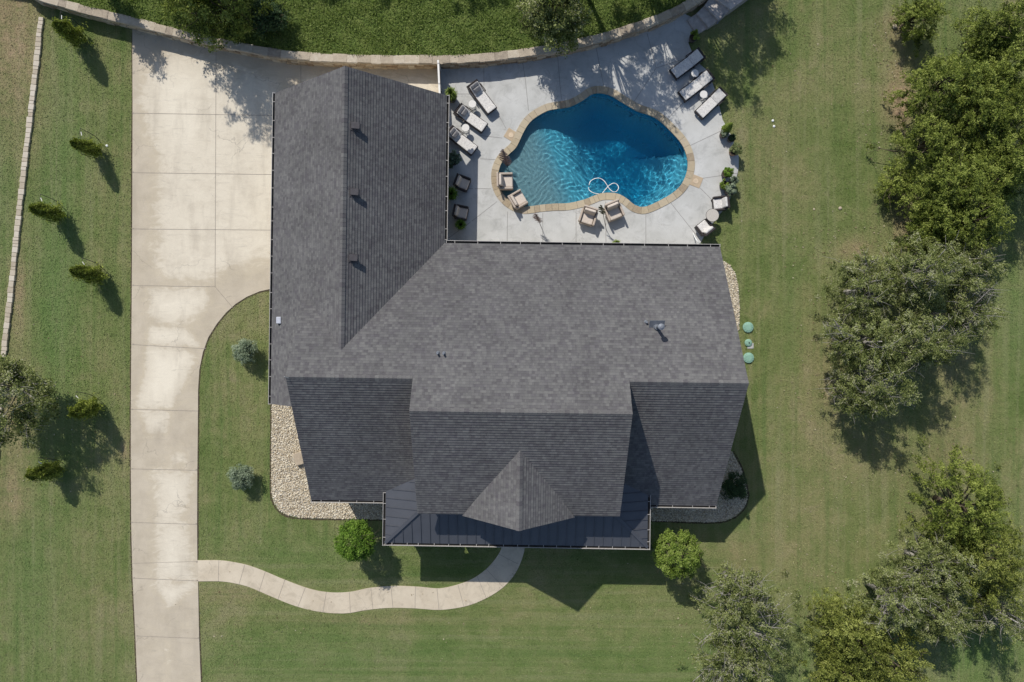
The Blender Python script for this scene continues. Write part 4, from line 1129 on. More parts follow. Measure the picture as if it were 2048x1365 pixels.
def big_trees():
    S = [  # px, py (crown middle in the photo), t, radius px, kind, label
        (1843, 26, .045, 38, 'ceds', 'small rich green cedar standing apart at the top, left of the tall cedars'),
        (1896, 150, .11, 66, 'ced', 'dark green cedar at the upper left of the cedar clump'),
        (2010, 45, .12, 70, 'ced', 'dense cedar in the top right corner of the lawn'),
        (1884, 262, .10, 64, 'ced', 'bushy cedar on the left edge of the clump, level with the pool'),
        (1990, 200, .12, 84, 'ced', 'broad cedar in the middle of the upper clump'),
        (1918, 372, .11, 82, 'ced', 'wide spreading cedar with yellow green tips just right of the bare brown soil'),
        (2010, 350, .12, 80, 'ced', 'tall cedar by the right edge above the oaks'),
        (1796, 364, .035, 27, 'ceds', 'small loose cedar sapling reaching out left of the cedar clump'),
        (2035, 130, .11, 76, 'ced', 'cedar cut by the right edge of the photo near the top'),
        (2040, 275, .11, 80, 'ced', 'cedar cut by the right edge, between the two tall cedars'),
        (1955, 435, .10, 66, 'ced', 'low cedar at the foot of the clump in the shade above the oaks'),
        (1870, 455, .07, 50, 'ced', 'low cedar at the lower left foot of the clump'),
        (1752, 575, .10, 80, 'oak', 'grey green oak nearest the three green lids'),
        (1850, 560, .12, 92, 'oak', 'large grey green oak directly below the cedar clump'),
        (1945, 520, .12, 82, 'oak', 'oak at the upper right of the oak group'),
        (1945, 625, .10, 62, 'oak', 'oak with bare grey twigs on the right side of the oak group'),
        (1742, 690, .10, 84, 'oak', 'oak on the left flank of the group with bare twigs in it'),
        (1850, 700, .12, 96, 'oak', 'big oak in the middle of the group'),
        (1745, 790, .10, 80, 'oak', 'lowest oak of the middle group, above the large tree shadow'),
        (1965, 1010, .10, 82, 'ced', 'bright green cedar at the top of the lower right trees'),
        (2000, 1120, .11, 84, 'yel', 'yellowish cedar at the right edge of the lower trees'),
        (1900, 1130, .10, 78, 'oak', 'grey green juniper with dead branches in the lower right group'),
        (1810, 1195, .10, 76, 'oak', 'grey green juniper left of the dead branches in the lower right group'),
        (1720, 1265, .10, 76, 'yel', 'yellow green cedar standing furthest left in the lower right group'),
        (1905, 1225, .10, 74, 'oak', 'juniper right of the yellow green cedar'),
        (2020, 1215, .10, 60, 'oak', 'juniper in the right edge low in the photo'),
        (1700, 1345, .09, 62, 'yel', 'yellow green cedar cut by the bottom edge, below the leftmost one'),
        (1800, 1320, .10, 66, 'yel', 'yellow green cedar at the very bottom beside a dark shadow'),
        (1497, 1200, .10, 60, 'oak2', 'grey green oak in front of the house, its crown furthest up the lawn'),
        (1500, 1272, .10, 90, 'oak2', 'broad grey green oak in front of the house, middle one of three'),
        (1482, 1352, .10, 92, 'oak2', 'grey green oak in front of the house cut by the bottom edge'),
    ]
    for i, (px, py, t, r, k, lab) in enumerate(S):
        if k == 'ced' and py < 500: px += 18
        if k == 'oak' and py < 850: px += 14
        if py > 900 and px > 1620: py += 22
        gx, gy = img(px, py, t); R = r * (1 - t) / SC * (.94 if k[:3] == 'ced' else .93 if py < 900 else .90); hc = t * HC
        h1 = hc + R * .62; h0 = .25
        if k[:3] == 'ced': tree('cedar_tree', gx, gy, R, h0, h1, 'leaf_cedar', lab, 'cedar', 'cedars at the right edge of the lawn', 100 + i, int(74 * R * R) + 34, 125, .085, .215 if k == 'ced' else .15, lump=.5, flat=.85, tuft=.05, feather=.42, shell=.35, full=.9)
        elif k == 'yel': tree('yellow_cedar', gx, gy, R, h0, h1, 'leaf_yel', lab, 'cedar', 'cedars low at the right', 100 + i, int(74 * R * R) + 30, 125, .085, .21, lump=.5, flat=.85, tuft=.05, feather=.5, shell=.35, full=.9)
        else: tree('oak_tree', gx, gy, R, h0, h1, 'leaf_oak', lab, 'oak' if k != 'jun' else 'juniper', 'oaks right of the house' if k == 'oak' else 'thin leaved oaks in front of the house', 100 + i, int((58 if k == 'oak' else 46) * R * R) + 24, 125, .08, .225, lump=.55, flat=.8, tuft=.055, shell=.32, barkm='barkgrey', feather=.25, full=.8)
    gx, gy = img(8, 778, .075)
    tree('oak_tree', gx, gy, 2.05, 1.0, 4.6, 'leaf_oak', 'oak cut by the left edge of the photo, over the stone edging', 'oak', None, 300, 190, 150, .095, .34, lump=.5, tuft=.08, shell=.35, barkm='barkgrey')
    # trees on the upper grass north of the wall
    for i, (gx, gy, R, h0, h1, m, lab, d) in enumerate([
        (1098, 72, 1.8, 1.2, 4.6, 'leaf_oak', 'tall loose oak above the pool, its shadow falling across the water', 150),
        (1172, 10, 2.2, 3.0, 7.8, 'leaf_oak', 'tall oak whose shadow covers the top of the pool', 130),
        (1262, -48, 2.7, 2.4, 7.8, 'leaf_oak', 'oak beyond the wall shading the patio near the steps', 170),
        (1345, -80, 2.3, 2.0, 7.4, 'leaf_oak', 'oak beyond the stone steps shading the right hand lawn', 200),
        (1425, -120, 1.9, 2.0, 6.6, 'leaf_cedar', 'cedar beyond the top of the steps', 130),
        (480, 46, 2.2, .8, 3.6, 'leaf_cedar', 'dark bushy tree over the wall beside the driveway', 130),
        (402, 8, 1.5, .8, 3.0, 'leaf_cedar', 'smaller dark bush left of the bushy tree by the driveway wall', 70),
        (432, -40, 2.2, 4.8, 8.8, 'leaf_oak', 'tall oak throwing its shadow on the driveway and garage roof', 200),
        (548, 60, 1.0, .8, 2.4, 'leaf_dark', 'dark shrub at the wall above the garage corner', 70),
        (700, -150, 1.0, 1.0, 6.5, 'leaf_cedar', 'slim cedar beyond the upper edge, casting a long narrow shadow', 60),
        (880, -160, 1.6, 1.0, 6.5, 'leaf_cedar', 'cedar beyond the upper edge with a broad shadow on the upper grass', 110),
        (598, -135, .8, 1.0, 6.8, 'leaf_cedar', 'slim tall cedar beyond the top edge, above the garage', 60),
        (800, -185, .9, 1.0, 7.4, 'leaf_cedar', 'tall cedar beyond the top edge between the garage and the pool', 70),
        (236, -4, .55, .9, 4.6, 'leaf_cedar', 'slim cedar just beyond the wall, its pointed shadow on the driveway corner', 45),
        (235, -150, .9, 1.0, 5.5, 'leaf_cedar', 'slim cedar beyond the top edge, left of the driveway', 60),
    ]):
        tree('oak_tree' if m == 'leaf_oak' else 'cedar_tree', gx, gy, R, h0, h1, m, lab, 'tree', None, 400 + i, int(d * .8), 150, .105, .36, lump=.5, tuft=.085, shell=.25)
big_trees()

def cypress_mesh(rg, H=2.5, R=.42):
    n = 5200
    z = rg.uniform(.10, 1, n) ** .9 * H
    f = np.clip(z / H, 0, 1); prof = R * np.sin(np.pi * np.clip(.16 + f * .84, 0, 1)) ** .8 * (1 + .22 * np.sin(f * 9))
    ang = rg.uniform(0, 6.28, n); lob = 1 + .28 * np.sin(ang * 5 + z * 4) 
    r = prof * lob * rg.uniform(.25, 1.0, n) ** .6 * np.where(rg.random(n) < .16, rg.uniform(1.1, 1.65, n), 1)
    C = np.stack([r * np.cos(ang), r * np.sin(ang), z], 1)
    up = np.stack([np.cos(ang) * .55, np.sin(ang) * .55, np.ones(n)], 1)
    nb = np.stack([np.cos(ang), np.sin(ang), np.full(n, .35)], 1)
    var = np.clip(rg.normal(.5, .2, n) + (r / R - .5) * .3, 0, 1)
    V, F, A = leaf_quads(C, rg.uniform(.08, .2, n), nb, .28, rg, var, up)
    return fast_mesh('crown', V, F, A)
def cypresses():
    spots = [(162, 79, 1.04, 'upright young cypress at the top, in the corner below the wall'), (200, 304, .98, 'second young cypress from the top, left of the driveway, with a white tag'),
             (123, 431, 1.0, 'young cypress standing out to the left, third from the top'), (204, 554, 1.02, 'fourth young cypress down, left of where the driveway narrows'),
             (192, 812, 1.12, 'young cypress at the edge of the big leafy shadow'), (120, 939, .98, 'lowest young cypress, left of the driveway')]
    proto = None
    for i, (gx, gy, sc, lab) in enumerate(spots):
        rg = np.random.default_rng(50 + i)
        root = empty('young_cypress', G(gx, gy), rg.uniform(0, 6)); wv = rg.uniform(.8, 1.12); root.scale = (sc * wv, sc * wv, sc * rg.uniform(.92, 1.05)); root.rotation_euler.x = rg.normal(0, .06); root.rotation_euler.y = rg.normal(0, .06)
        tag(root, lab, 'cypress', 'young cypresses in a line left of the driveway')
        link('crown', cypress_mesh(rg), M['leaf_cyp'], root)
        b = bmesh.new(); tube(b, [(0, 0, -.03), (.02, 0, .7), (0, .02, 1.9)], [.035, .025, .008], 7); obj('trunk', b, M['bark'], root, True)
        # support rods and cord
        R = random.Random(i); g = G(gx, gy)
        st = empty('tree_stake', g); tag(st, ['pair of thin stakes with cord holding the top cypress', 'thin stakes with a white tag holding the second cypress', 'thin stakes and cord at the third cypress', 'thin stakes and cord at the fourth cypress', 'stakes and white tag at the cypress by the leafy shadow', 'stakes and cord at the lowest cypress'][i], 'stakes', 'stakes of the young cypresses')
        b = bmesh.new(); a1 = Vector((.16, .34, 0)); a2 = Vector((-.05, -.42, 0))
        tube(b, smooth_open([tuple(a1), tuple(a1 + Vector((-.02, .32, .7))), tuple(a1 + Vector((-.42, .55, 1.35)))], 5), .016, 6); tube(b, [a2, a2 + Vector((-.35, .02, 1.1))], .014, 6); obj('stake', b, M['iron'], st)
        b = bmesh.new(); tube(b, smooth_open([tuple(a1 + Vector((-.42, .55, 1.33))), (-.28, .5, 1.34), (-.1, .1, 1.28)], 5), .009, 5)
        tube(b, smooth_open([tuple(a2 + Vector((-.35, .02, 1.08))), (-.2, -.2, 1.1), (.0, 0, 1.1)], 5), .009, 5); obj('cord', b, M['iron'], st)
        b = bmesh.new(); box(b, -.20, .60, 1.33, .035, .20, .03, rz=.2 * i, bev=.004)
        obj('tag_strip', b, M['white'], st)
cypresses()

def shrub_mesh(rg, R, H, n, leaf, z0=.05, lump=.22, dens=.45):
    k = max(12, int(n / 60)); d = rg.normal(0, 1, (k, 3)); d[:, 2] = np.abs(d[:, 2]) - .25; d /= np.linalg.norm(d, axis=1, keepdims=True)
    rr = rg.uniform(dens, 1, k) * (1 + rg.uniform(-lump, lump, k)) * .86
    cc = np.stack([d[:, 0] * R * rr, d[:, 1] * R * rr, z0 + H * .45 + d[:, 2] * H * .5 * rr], 1)
    per = n // k; o = rg.normal(0, 1, (k, per, 3)); o /= np.linalg.norm(o, axis=2, keepdims=True)
    C = (cc[:, None] + o * rg.uniform(.4, 1, (k, per, 1)) * R * .26).reshape(-1, 3); C[:, 2] = np.maximum(C[:, 2], z0)
    nb = C - np.array([0, 0, z0 + H * .3]); nb /= np.linalg.norm(nb, axis=1, keepdims=True) + 1e-9; nb[:, 2] += .6
    var = np.clip(np.repeat(rg.normal(.5, .15, k), per) + rg.normal(0, .15, k * per), 0, 1)
    V, F, A = leaf_quads(C, rg.uniform(.6, 1.3, len(C)) * leaf, nb, .65, rg, var)
    return fast_mesh('foliage', V, F, A)
def shrub(name, p, R, H, n, leaf, mat, label, cat='shrub', seed=1, z0=.05, group=None, stem=True, **kw):
    rg = np.random.default_rng(seed); root = empty(name, p, rg.uniform(0, 6)); tag(root, label, cat, group)
    link('foliage', shrub_mesh(rg, R, H, n, leaf, z0, **kw), M[mat], root)
    if stem:
        b = bmesh.new()
        for k in range(5):
            a = k * 1.26; tube(b, [(0, 0, -.02), (math.cos(a) * R * .25, math.sin(a) * R * .25, z0 + H * .4), (math.cos(a) * R * .5, math.sin(a) * R * .5, z0 + H * .7)], [.03, .02, .006], 5)
        obj('stems', b, M['bark'], root, True)
    return root
def spiky_mesh(rg, R, H, n, wid, z0):        # fern or grass-like plant: arching blades
    V = []; F = []; A = []
    for i in range(n):
        a = rg.uniform(0, 6.28); l = rg.uniform(.6, 1); w = wid * rg.uniform(.7, 1.2)
        d = np.array([math.cos(a), math.sin(a), 0]); s = np.array([-d[1], d[0], 0]) * w
        pts = [d * R * .06, d * R * l * .45 + [0, 0, H * rg.uniform(.5, 1)], d * R * l + [0, 0, H * rg.uniform(.1, .75)]]
        o = len(V); v = rg.random()
        for j, q in enumerate(pts):
            ww = (.6, 1.0, .1)[j]
            V += [q + [0, 0, z0] - s * ww, q + [0, 0, z0] + s * ww]; A += [v, v]
        F += [[o, o + 1, o + 3, o + 2], [o + 2, o + 3, o + 5, o + 4]]
    return fast_mesh('foliage', np.array(V), np.array(F), np.array(A))
def pot_mesh(r, h):
    b = bmesh.new(); prof = [(r * .72, 0), (r * .95, h * .6), (r, h * .9), (r * 1.06, h * .92), (r * 1.06, h), (r * .92, h), (r * .9, h * .88)]
    seg = 20; rings = [[b.verts.new((q * math.cos(6.28318 * k / seg), q * math.sin(6.28318 * k / seg), z)) for k in range(seg)] for q, z in prof]
    for i in range(len(rings) - 1):
        for k in range(seg): b.faces.new((rings[i][k], rings[i][(k + 1) % seg], rings[i + 1][(k + 1) % seg], rings[i + 1][k]))
    b.faces.new(rings[0][::-1]); f = b.faces.new(rings[-1]); f.material_index = 1
    return b
def potted(px, py, R, H, kind, mat, label, pr=.2, ph=.38, potm='potd', seed=1, n=1600, leaf=.07, group='potted plants on the patio'):
    p = G(px, py); p.z = .052; rg = np.random.default_rng(seed)
    root = empty('potted_plant', p, rg.uniform(0, 6)); tag(root, label, 'potted plant', group)
    obj('pot', pot_mesh(pr, ph), [M[potm], M['soil']], root)
    if kind == 'bush': me = shrub_mesh(rg, R, H, n, leaf, ph * .9)
    elif kind == 'spiky': me = spiky_mesh(rg, R, H, n, .018, ph * .92)
    else:                                      # cone
        z = rg.uniform(0, 1, n); a = rg.uniform(0, 6.28, n); r = R * (1 - z) ** .7 * rg.uniform(.5, 1, n) + .02
        C = np.stack([r * np.cos(a), r * np.sin(a), ph + z * H], 1); nb = np.stack([np.cos(a), np.sin(a), np.full(n, .7)], 1)
        V, F, A = leaf_quads(C, rg.uniform(.05, .1, n), nb, .5, rg, np.clip(rg.normal(.55, .2, n), 0, 1)); me = fast_mesh('foliage', V, F, A)
    link('foliage', me, M[mat], root)
def plants():
    # garden shrubs and small trees: image pixel of the crown, share of height
    def at(px, py, t): gx, gy = img(px, py, t); return G(gx, gy)
    shrub('round_shrub', at(489, 702, .022), .74, 1.45, 5200, .075, 'leaf_sage', 'round blue grey shrub on the lawn where the driveway curves', seed=61)
    shrub('round_shrub', at(480, 954, .022), .78, 1.35, 5200, .075, 'leaf_sage', 'round blue grey shrub in the lawn left of the pebble bed', seed=62)
    shrub('dark_shrub', at(1468, 974, .02), .85, 1.5, 5200, .08, 'leaf_dark', 'dark green shrub in the pebbles at the right corner of the house', seed=63)
    shrub('dark_shrub', at(1478, 978, .03), .22, .9, 500, .06, 'leaf_lime', 'tuft of yellow green leaves in the dark corner shrub', seed=64)
    R = lambda s: np.random.default_rng(s)
    for px, py, t, rad, h0, h1, m, lab, sd_ in ((710, 1083, .049, .98, .75, 3.0, 'leaf_bright', 'round bright green small tree left of the porch', 65), (1352, 1111, .055, 1.12, .9, 3.3, 'leaf_lime', 'round lime green small tree right of the porch', 66)):
        gx, gy = img(px, py, t)
        tree('small_tree', gx, gy, rad, h0, h1, m, lab, 'small tree', None, sd_, 150, 110, .085, .19, lump=.16, tuft=.06, shell=.72, flat=.9, tr=.05)
    shrub('dark_shrub', at(1311, 1100, .02), .35, .7, 700, .07, 'leaf_dark', 'small dark shrub tucked behind the lime green tree by the porch corner', seed=67)
    shrub('dark_shrub', at(1497, 1032, .006), .14, .3, 160, .06, 'leaf_dark', 'tiny dark weed at the lawn edge near the corner shadow', seed=68)
    # east patio edge
    potted(1447, 264, .26, 1.0, 'cone', 'leaf_lime', 'yellow green cone shaped plant in a pot, topmost at the patio edge', .23, .4, seed=71)
    potted(1443, 273, .24, .35, 'bush', 'leaf_sage', 'small round grey green plant in a pot below the cone shaped one', .2, .35, seed=72, n=900, leaf=.05)
    potted(1459, 281, .26, .4, 'spiky', 'leaf_dark', 'dark spiky plant in a pot right of the grey green one', .2, .35, seed=73, n=90)
    potted(1464, 306, .37, .55, 'bush', 'leaf_pale', 'pale yellow leaved plant in a clay pot alone on the patio edge', .27, .45, 'pott', 74, 1300, .085)
    potted(1448, 351, .34, .6, 'bush', 'leaf_bright', 'green bushy plant at the top of the lower pot group', .24, .42, seed=75, n=1500, leaf=.06)
    potted(1461, 366, .32, .5, 'spiky', 'leaf_sage', 'dark grey leaning spiky plant at the lawn side of the lower pot group', .2, .4, seed=76, n=110)
    potted(1444, 374, .30, .4, 'bush', 'leaf_lime', 'yellow green bushy plant left in the lower pot group', .23, .38, seed=77, n=1100, leaf=.07)
    potted(1455, 386, .38, .6, 'bush', 'leaf_sage', 'large sage green plant above the white chairs', .25, .5, seed=78, n=1400, leaf=.085)
    potted(1383, 82, .30, .5, 'bush', 'leaf_lime', 'small light green plant at the foot of the stone steps', .22, .4, seed=79, n=900, leaf=.09)
    # west side, under the garage eave
    potted(905, 200, .42, .8, 'spiky', 'leaf_lime', 'large yellow green plant in the corner by the fence', .28, .5, seed=80, n=260)
    potted(908, 325, .48, .7, 'bush', 'leaf_blue', 'blue green leafy plant below the sun loungers in the shade', .28, .45, seed=81, n=1300, leaf=.11)
    potted(905, 394, .46, .7, 'spiky', 'leaf_bright', 'green fern between the two shaded armchairs', .26, .45, seed=82, n=220)
    potted(923, 454, .36, .55, 'spiky', 'leaf_bright', 'small dark green fern below the lower shaded armchair', .2, .38, seed=83, n=240)
    potted(1229, 492, .3, .6, 'spiky', 'leaf_lime', 'light green plant half hidden by the back roof edge', .2, .4, seed=84, n=160)
plants()

def terrace_grass():
    rg = np.random.default_rng(21)
    n = 150000
    xs = rg.uniform(-27, 14, n); ys = rg.uniform(14.3, 20.5, n)
    k = inside(TERR, xs, ys); xs, ys = xs[k], ys[k]
    cl = .5 + .5 * np.sin(xs * 2.3 + 1.3 * np.sin(ys * 1.9)) * np.sin(ys * 2.9 + xs)
    k = rg.random(len(xs)) < .35 + .65 * cl; xs, ys, cl = xs[k], ys[k], cl[k]
    h = .05 + .24 * cl * rg.uniform(.5, 1, len(xs))
    C = np.stack([xs, ys, .80 + h * rg.uniform(.3, .8, len(xs))], 1)
    nb = rg.normal(0, .6, (len(xs), 3)); nb[:, 2] = .8
    V, F, A = leaf_quads(C, rg.uniform(.05, .13, len(xs)), nb, .45, rg, np.clip(rg.normal(.5, .22, len(xs)), 0, 1))
    tag(link('tall_grass', fast_mesh('tall_grass', V, F, A), M['blade']), label='lush clumpy grass growing on the raised ground above the curved wall', cat='grass', kind='stuff')
terrace_grass()

def lawn_blades():
    rg = np.random.default_rng(33); me0 = bpy.data.objects['lawn'].data
    n = 560000
    X = rg.uniform(-28.8, 28.8, n); Y = rg.uniform(-19.3, 19.3, n)
    drive = [(265,50),(600,110),(881,130),(881,490),(560,490),(546,578),(494,594),(452,626),(417,675),(399,740),(395,940),(396,1165),(402,1365),(405,1400),(276,1400),(271,1270),(263,1060),(264,571)]
    k = np.ones(n, bool)
    PX = X * SC + 1024; PY = 682.5 - Y * SC
    k &= ~inside(drive, PX, PY)
    k &= ~((PX > 600) & (PX < 1390) & (PY > 230) & (PY < 960))
    k &= ~inside([(876,120),(1330,50),(1372,88),(1398,128),(1424,165),(1444,240),(1470,290),(1477,314),(1474,350),(1454,412),(1414,462),(1399,489),(876,489)], PX, PY)
    k &= ~inside(TERR, X, Y)
    for poly in ([(600,780),(544,805),(543,985),(557,1020),(600,1036),(780,1039),(780,780)], [(1280,980),(1280,1041),(1420,1045),(1472,1032),(1495,996),(1482,938),(1440,890)], [(1380,500),(1449,524),(1469,545),(1479,610),(1478,660),(1380,700)]): k &= ~inside(poly, PX, PY)
    up = [(394,1119),(440,1119),(500,1130),(570,1158),(620,1176),(660,1183),(740,1174),(790,1170),(880,1175),(950,1153),(995,1110),(1007,1060),(1053,1060),(1044,1120),(1005,1178),(930,1215),(880,1222),(780,1218),(690,1229),(590,1214),(500,1177),(440,1165),(394,1165)]
    k &= ~inside(up, PX, PY)
    X, Y = X[k], Y[k]; n = len(X)
    C = np.stack([X, Y, rg.uniform(.012, .035, n)], 1)
    nb = rg.normal(0, .35, (n, 3)); nb[:, 2] = .9
    V, F, A = leaf_quads(C, rg.uniform(.04, .085, n), nb, .42, rg, np.clip(rg.normal(.5, .24, n), 0, 1))
    me = fast_mesh('short_grass', V, F, A)
    # same dryness as the lawn below
    v0 = np.empty(len(me0.vertices) * 3, np.float32); me0.vertices.foreach_get('co', v0)
    nx, ny = 211, 147
    ix = np.clip(((V[:, 0] + 31.5) / .3).astype(int), 0, nx - 1); iy = np.clip(((V[:, 1] + 21.9) / .3).astype(int), 0, ny - 1)
    for nm in ('dry', 'lush'):
        a = np.empty(len(me0.vertices), np.float32); me0.attributes[nm].data.foreach_get('value', a)
        at = me.attributes.new(nm, 'FLOAT', 'POINT'); at.data.foreach_set('value', a[(iy * nx + ix)].astype(np.float32))
    tag(link('short_grass', me, M['lawnblade']), label='short mown grass blades covering the lawn around the house', cat='grass', kind='stuff')
lawn_blades()

# ------------------------------------------------------------------ furniture
PZ = .052
def ground_dir(a, b):                    # from two photo pixels on the ground: origin, angle
    A = G(*a); B = G(*b); d = B - A
    return A, math.atan2(d.y, d.x), d.length
def frame_mat(p, rz): return Matrix.Translation(p) @ Matrix.Rotation(rz, 4, 'Z')

def make_lounger(pillows, foot, backdeg):
    """x runs from head (0) to foot (2.0)"""
    root = empty('sun_lounger')
    b = bmesh.new(); L, Wd = 2.0, .68
    for s in (-1, 1): box(b, L / 2, s * (Wd / 2 - .02), .24, L, .045, .14, bev=.01)
    for x in (.02, L - .02): box(b, x, 0, .24, .045, Wd, .14, bev=.01)
    for x in np.arange(.12, L, .12): box(b, x, 0, .29, .07, Wd - .08, .02)
    obj('frame', b, M['wicker'], root)
    for x in (.08, L - .08):
        for s in (-1, 1):
            b = bmesh.new(); box(b, x, s * (Wd / 2 - .04), .09, .06, .06, .18, bev=.008); obj('leg', b, M['wicker'], root)
    ang = math.radians(backdeg); hx = .78; bl = .74
    b = bmesh.new(); cx = hx - math.cos(ang) * bl / 2; cz = .31 + math.sin(ang) * bl / 2
    box(b, cx, 0, cz, bl, Wd, .05, ry=ang, bev=.01); obj('backrest', b, M['wicker'], root)
    for s in (-1, 1):
        b = bmesh.new(); box(b, .62, s * (Wd / 2 + .03), .46, .5, .055, .04, bev=.01); box(b, .84, s * (Wd / 2 + .03), .36, .045, .05, .2, bev=.006); obj('armrest', b, M['wicker'], root)
    b = bmesh.new(); n2 = L - hx
    box(b, hx + n2 / 2 - .02, 0, .36, n2 - .04, Wd - .1, .10, bev=.035)
    nrm = Vector((math.sin(ang), 0, math.cos(ang)))
    c2 = Vector((hx - math.cos(ang) * (bl - .1) / 2, 0, .31 + math.sin(ang) * (bl - .1) / 2)) + nrm * .075
    box(b, c2.x, 0, c2.z, bl - .12, Wd - .1, .10, ry=ang, bev=.035)
    c = obj('cushion', b, M['cushion'], root, False)
    if foot:
        b = bmesh.new(); box(b, L - .13, 0, .40, .24, Wd - .09, .10, bev=.04); obj('foot_cushion', b, M['cushion'], root)
    for i in range(pillows):
        b = bmesh.new(); d = .56 - i * .26; q = Vector((hx - math.cos(ang) * d, 0, .31 + math.sin(ang) * d)) + nrm * (.17 + .02 * i)
        box(b, q.x, 0, q.z, .22 if i == 0 else .26, .48 - .06 * i, .13, ry=ang + .15, bev=.055); obj('pillow', b, M['greycush'], root)
    return root
def place(root, head, foot, label, group, first):
    A, rz, L = ground_dir(head, foot)
    if not first: root = copy_tree(root)
    root.location = (A.x, A.y, PZ); root.rotation_euler = (0, 0, rz)
    s = L / 2.0; root.scale = (s, s, s)
    tag(root, label, 'sun lounger', group); return root
def loungers():
    gw = 'sun loungers by the garage wall'; w = make_lounger(2, True, 28)
    place(w, (943, 171), (985, 227), 'sun lounger with grey pillows nearest the curved stone wall, left of the pool', gw, True)
    place(w, (914, 221), (970, 261), 'middle of the three pillowed sun loungers beside the garage', gw, False)
    place(w, (897, 264), (950, 306), 'lowest of the three pillowed sun loungers, its head under the garage roof', gw, False)
    ge = 'sun loungers at the lawn edge'; e = make_lounger(0, False, 24)
    place(e, (1401, 112), (1343, 155), 'upper sun lounger with white patterned cushion at the lawn edge, half in tree shade', ge, True)
    place(e, (1419, 154), (1360, 199), 'middle sun lounger at the lawn edge between two small white tables', ge, False)
    place(e, (1444, 187), (1394, 235), 'lower sunlit sun lounger at the lawn edge', ge, False)
loungers()

def side_tables():
    root = empty('side_table')
    b = bmesh.new(); cyl(b, (0, 0, .46), (0, 0, .50), .205, seg=32); obj('table_top', b, M['tabletop'], root)
    b = bmesh.new()
    for k in range(10):
        a = k * .628; tube(b, [(.17 * math.cos(a), .17 * math.sin(a), .46), (.08 * math.cos(a + .5), .08 * math.sin(a + .5), .24), (.18 * math.cos(a + 1), .18 * math.sin(a + 1), .015)], .009, 5)
    for z, r in ((.012, .18), (.24, .085), (.45, .17)):
        tube(b, [(r * math.cos(t * .3307), r * math.sin(t * .3307), z) for t in range(20)], .01, 5)
    obj('wire_base', b, M['galv'], root)
    sp = [(945.8, 215, 'round white side table between the top two pillowed loungers'), (932.4, 262, 'round white side table between the lower two pillowed loungers'),
          (1385, 154.5, 'round white side table between the upper and middle loungers at the lawn edge'), (1402, 196, 'round white side table above the lower lounger at the lawn edge')]
    for i, (px, py, lab) in enumerate(sp):
        o = root if i == 0 else copy_tree(root); p = G(px, py); o.location = (p.x, p.y, PZ); tag(o, lab, 'side table', 'small round side tables')
side_tables()

def armchair(name, fm, cm, cushion2=True):
    """faces +x; origin on the ground in the middle"""
    root = empty(name)
    b = bmesh.new(); box(b, .02, 0, .24, .66, .64, .16, bev=.03); obj('seat_base', b, M[fm], root)
    for x in (-.26, .30):
        for s in (-1, 1):
            b = bmesh.new(); box(b, x, s * .29, .08, .06, .06, .17, bev=.01); obj('leg', b, M[fm], root)
    b = bmesh.new(); box(b, -.33, 0, .55, .10, .70, .58, ry=-.26, bev=.045); obj('backrest', b, M[fm], root)
    for s in (-1, 1):
        b = bmesh.new(); box(b, 0, s * .35, .42, .66, .10, .30, bev=.04); obj('armrest', b, M[fm], root)
    b = bmesh.new(); box(b, .05, 0, .39, .54, .56, .14, bev=.05); obj('seat_cushion', b, M[cm], root)
    b = bmesh.new(); box(b, -.22, 0, .62, .13, .54, .44, ry=-.26, bev=.055); obj('back_cushion', b, M[cm], root)
    return root
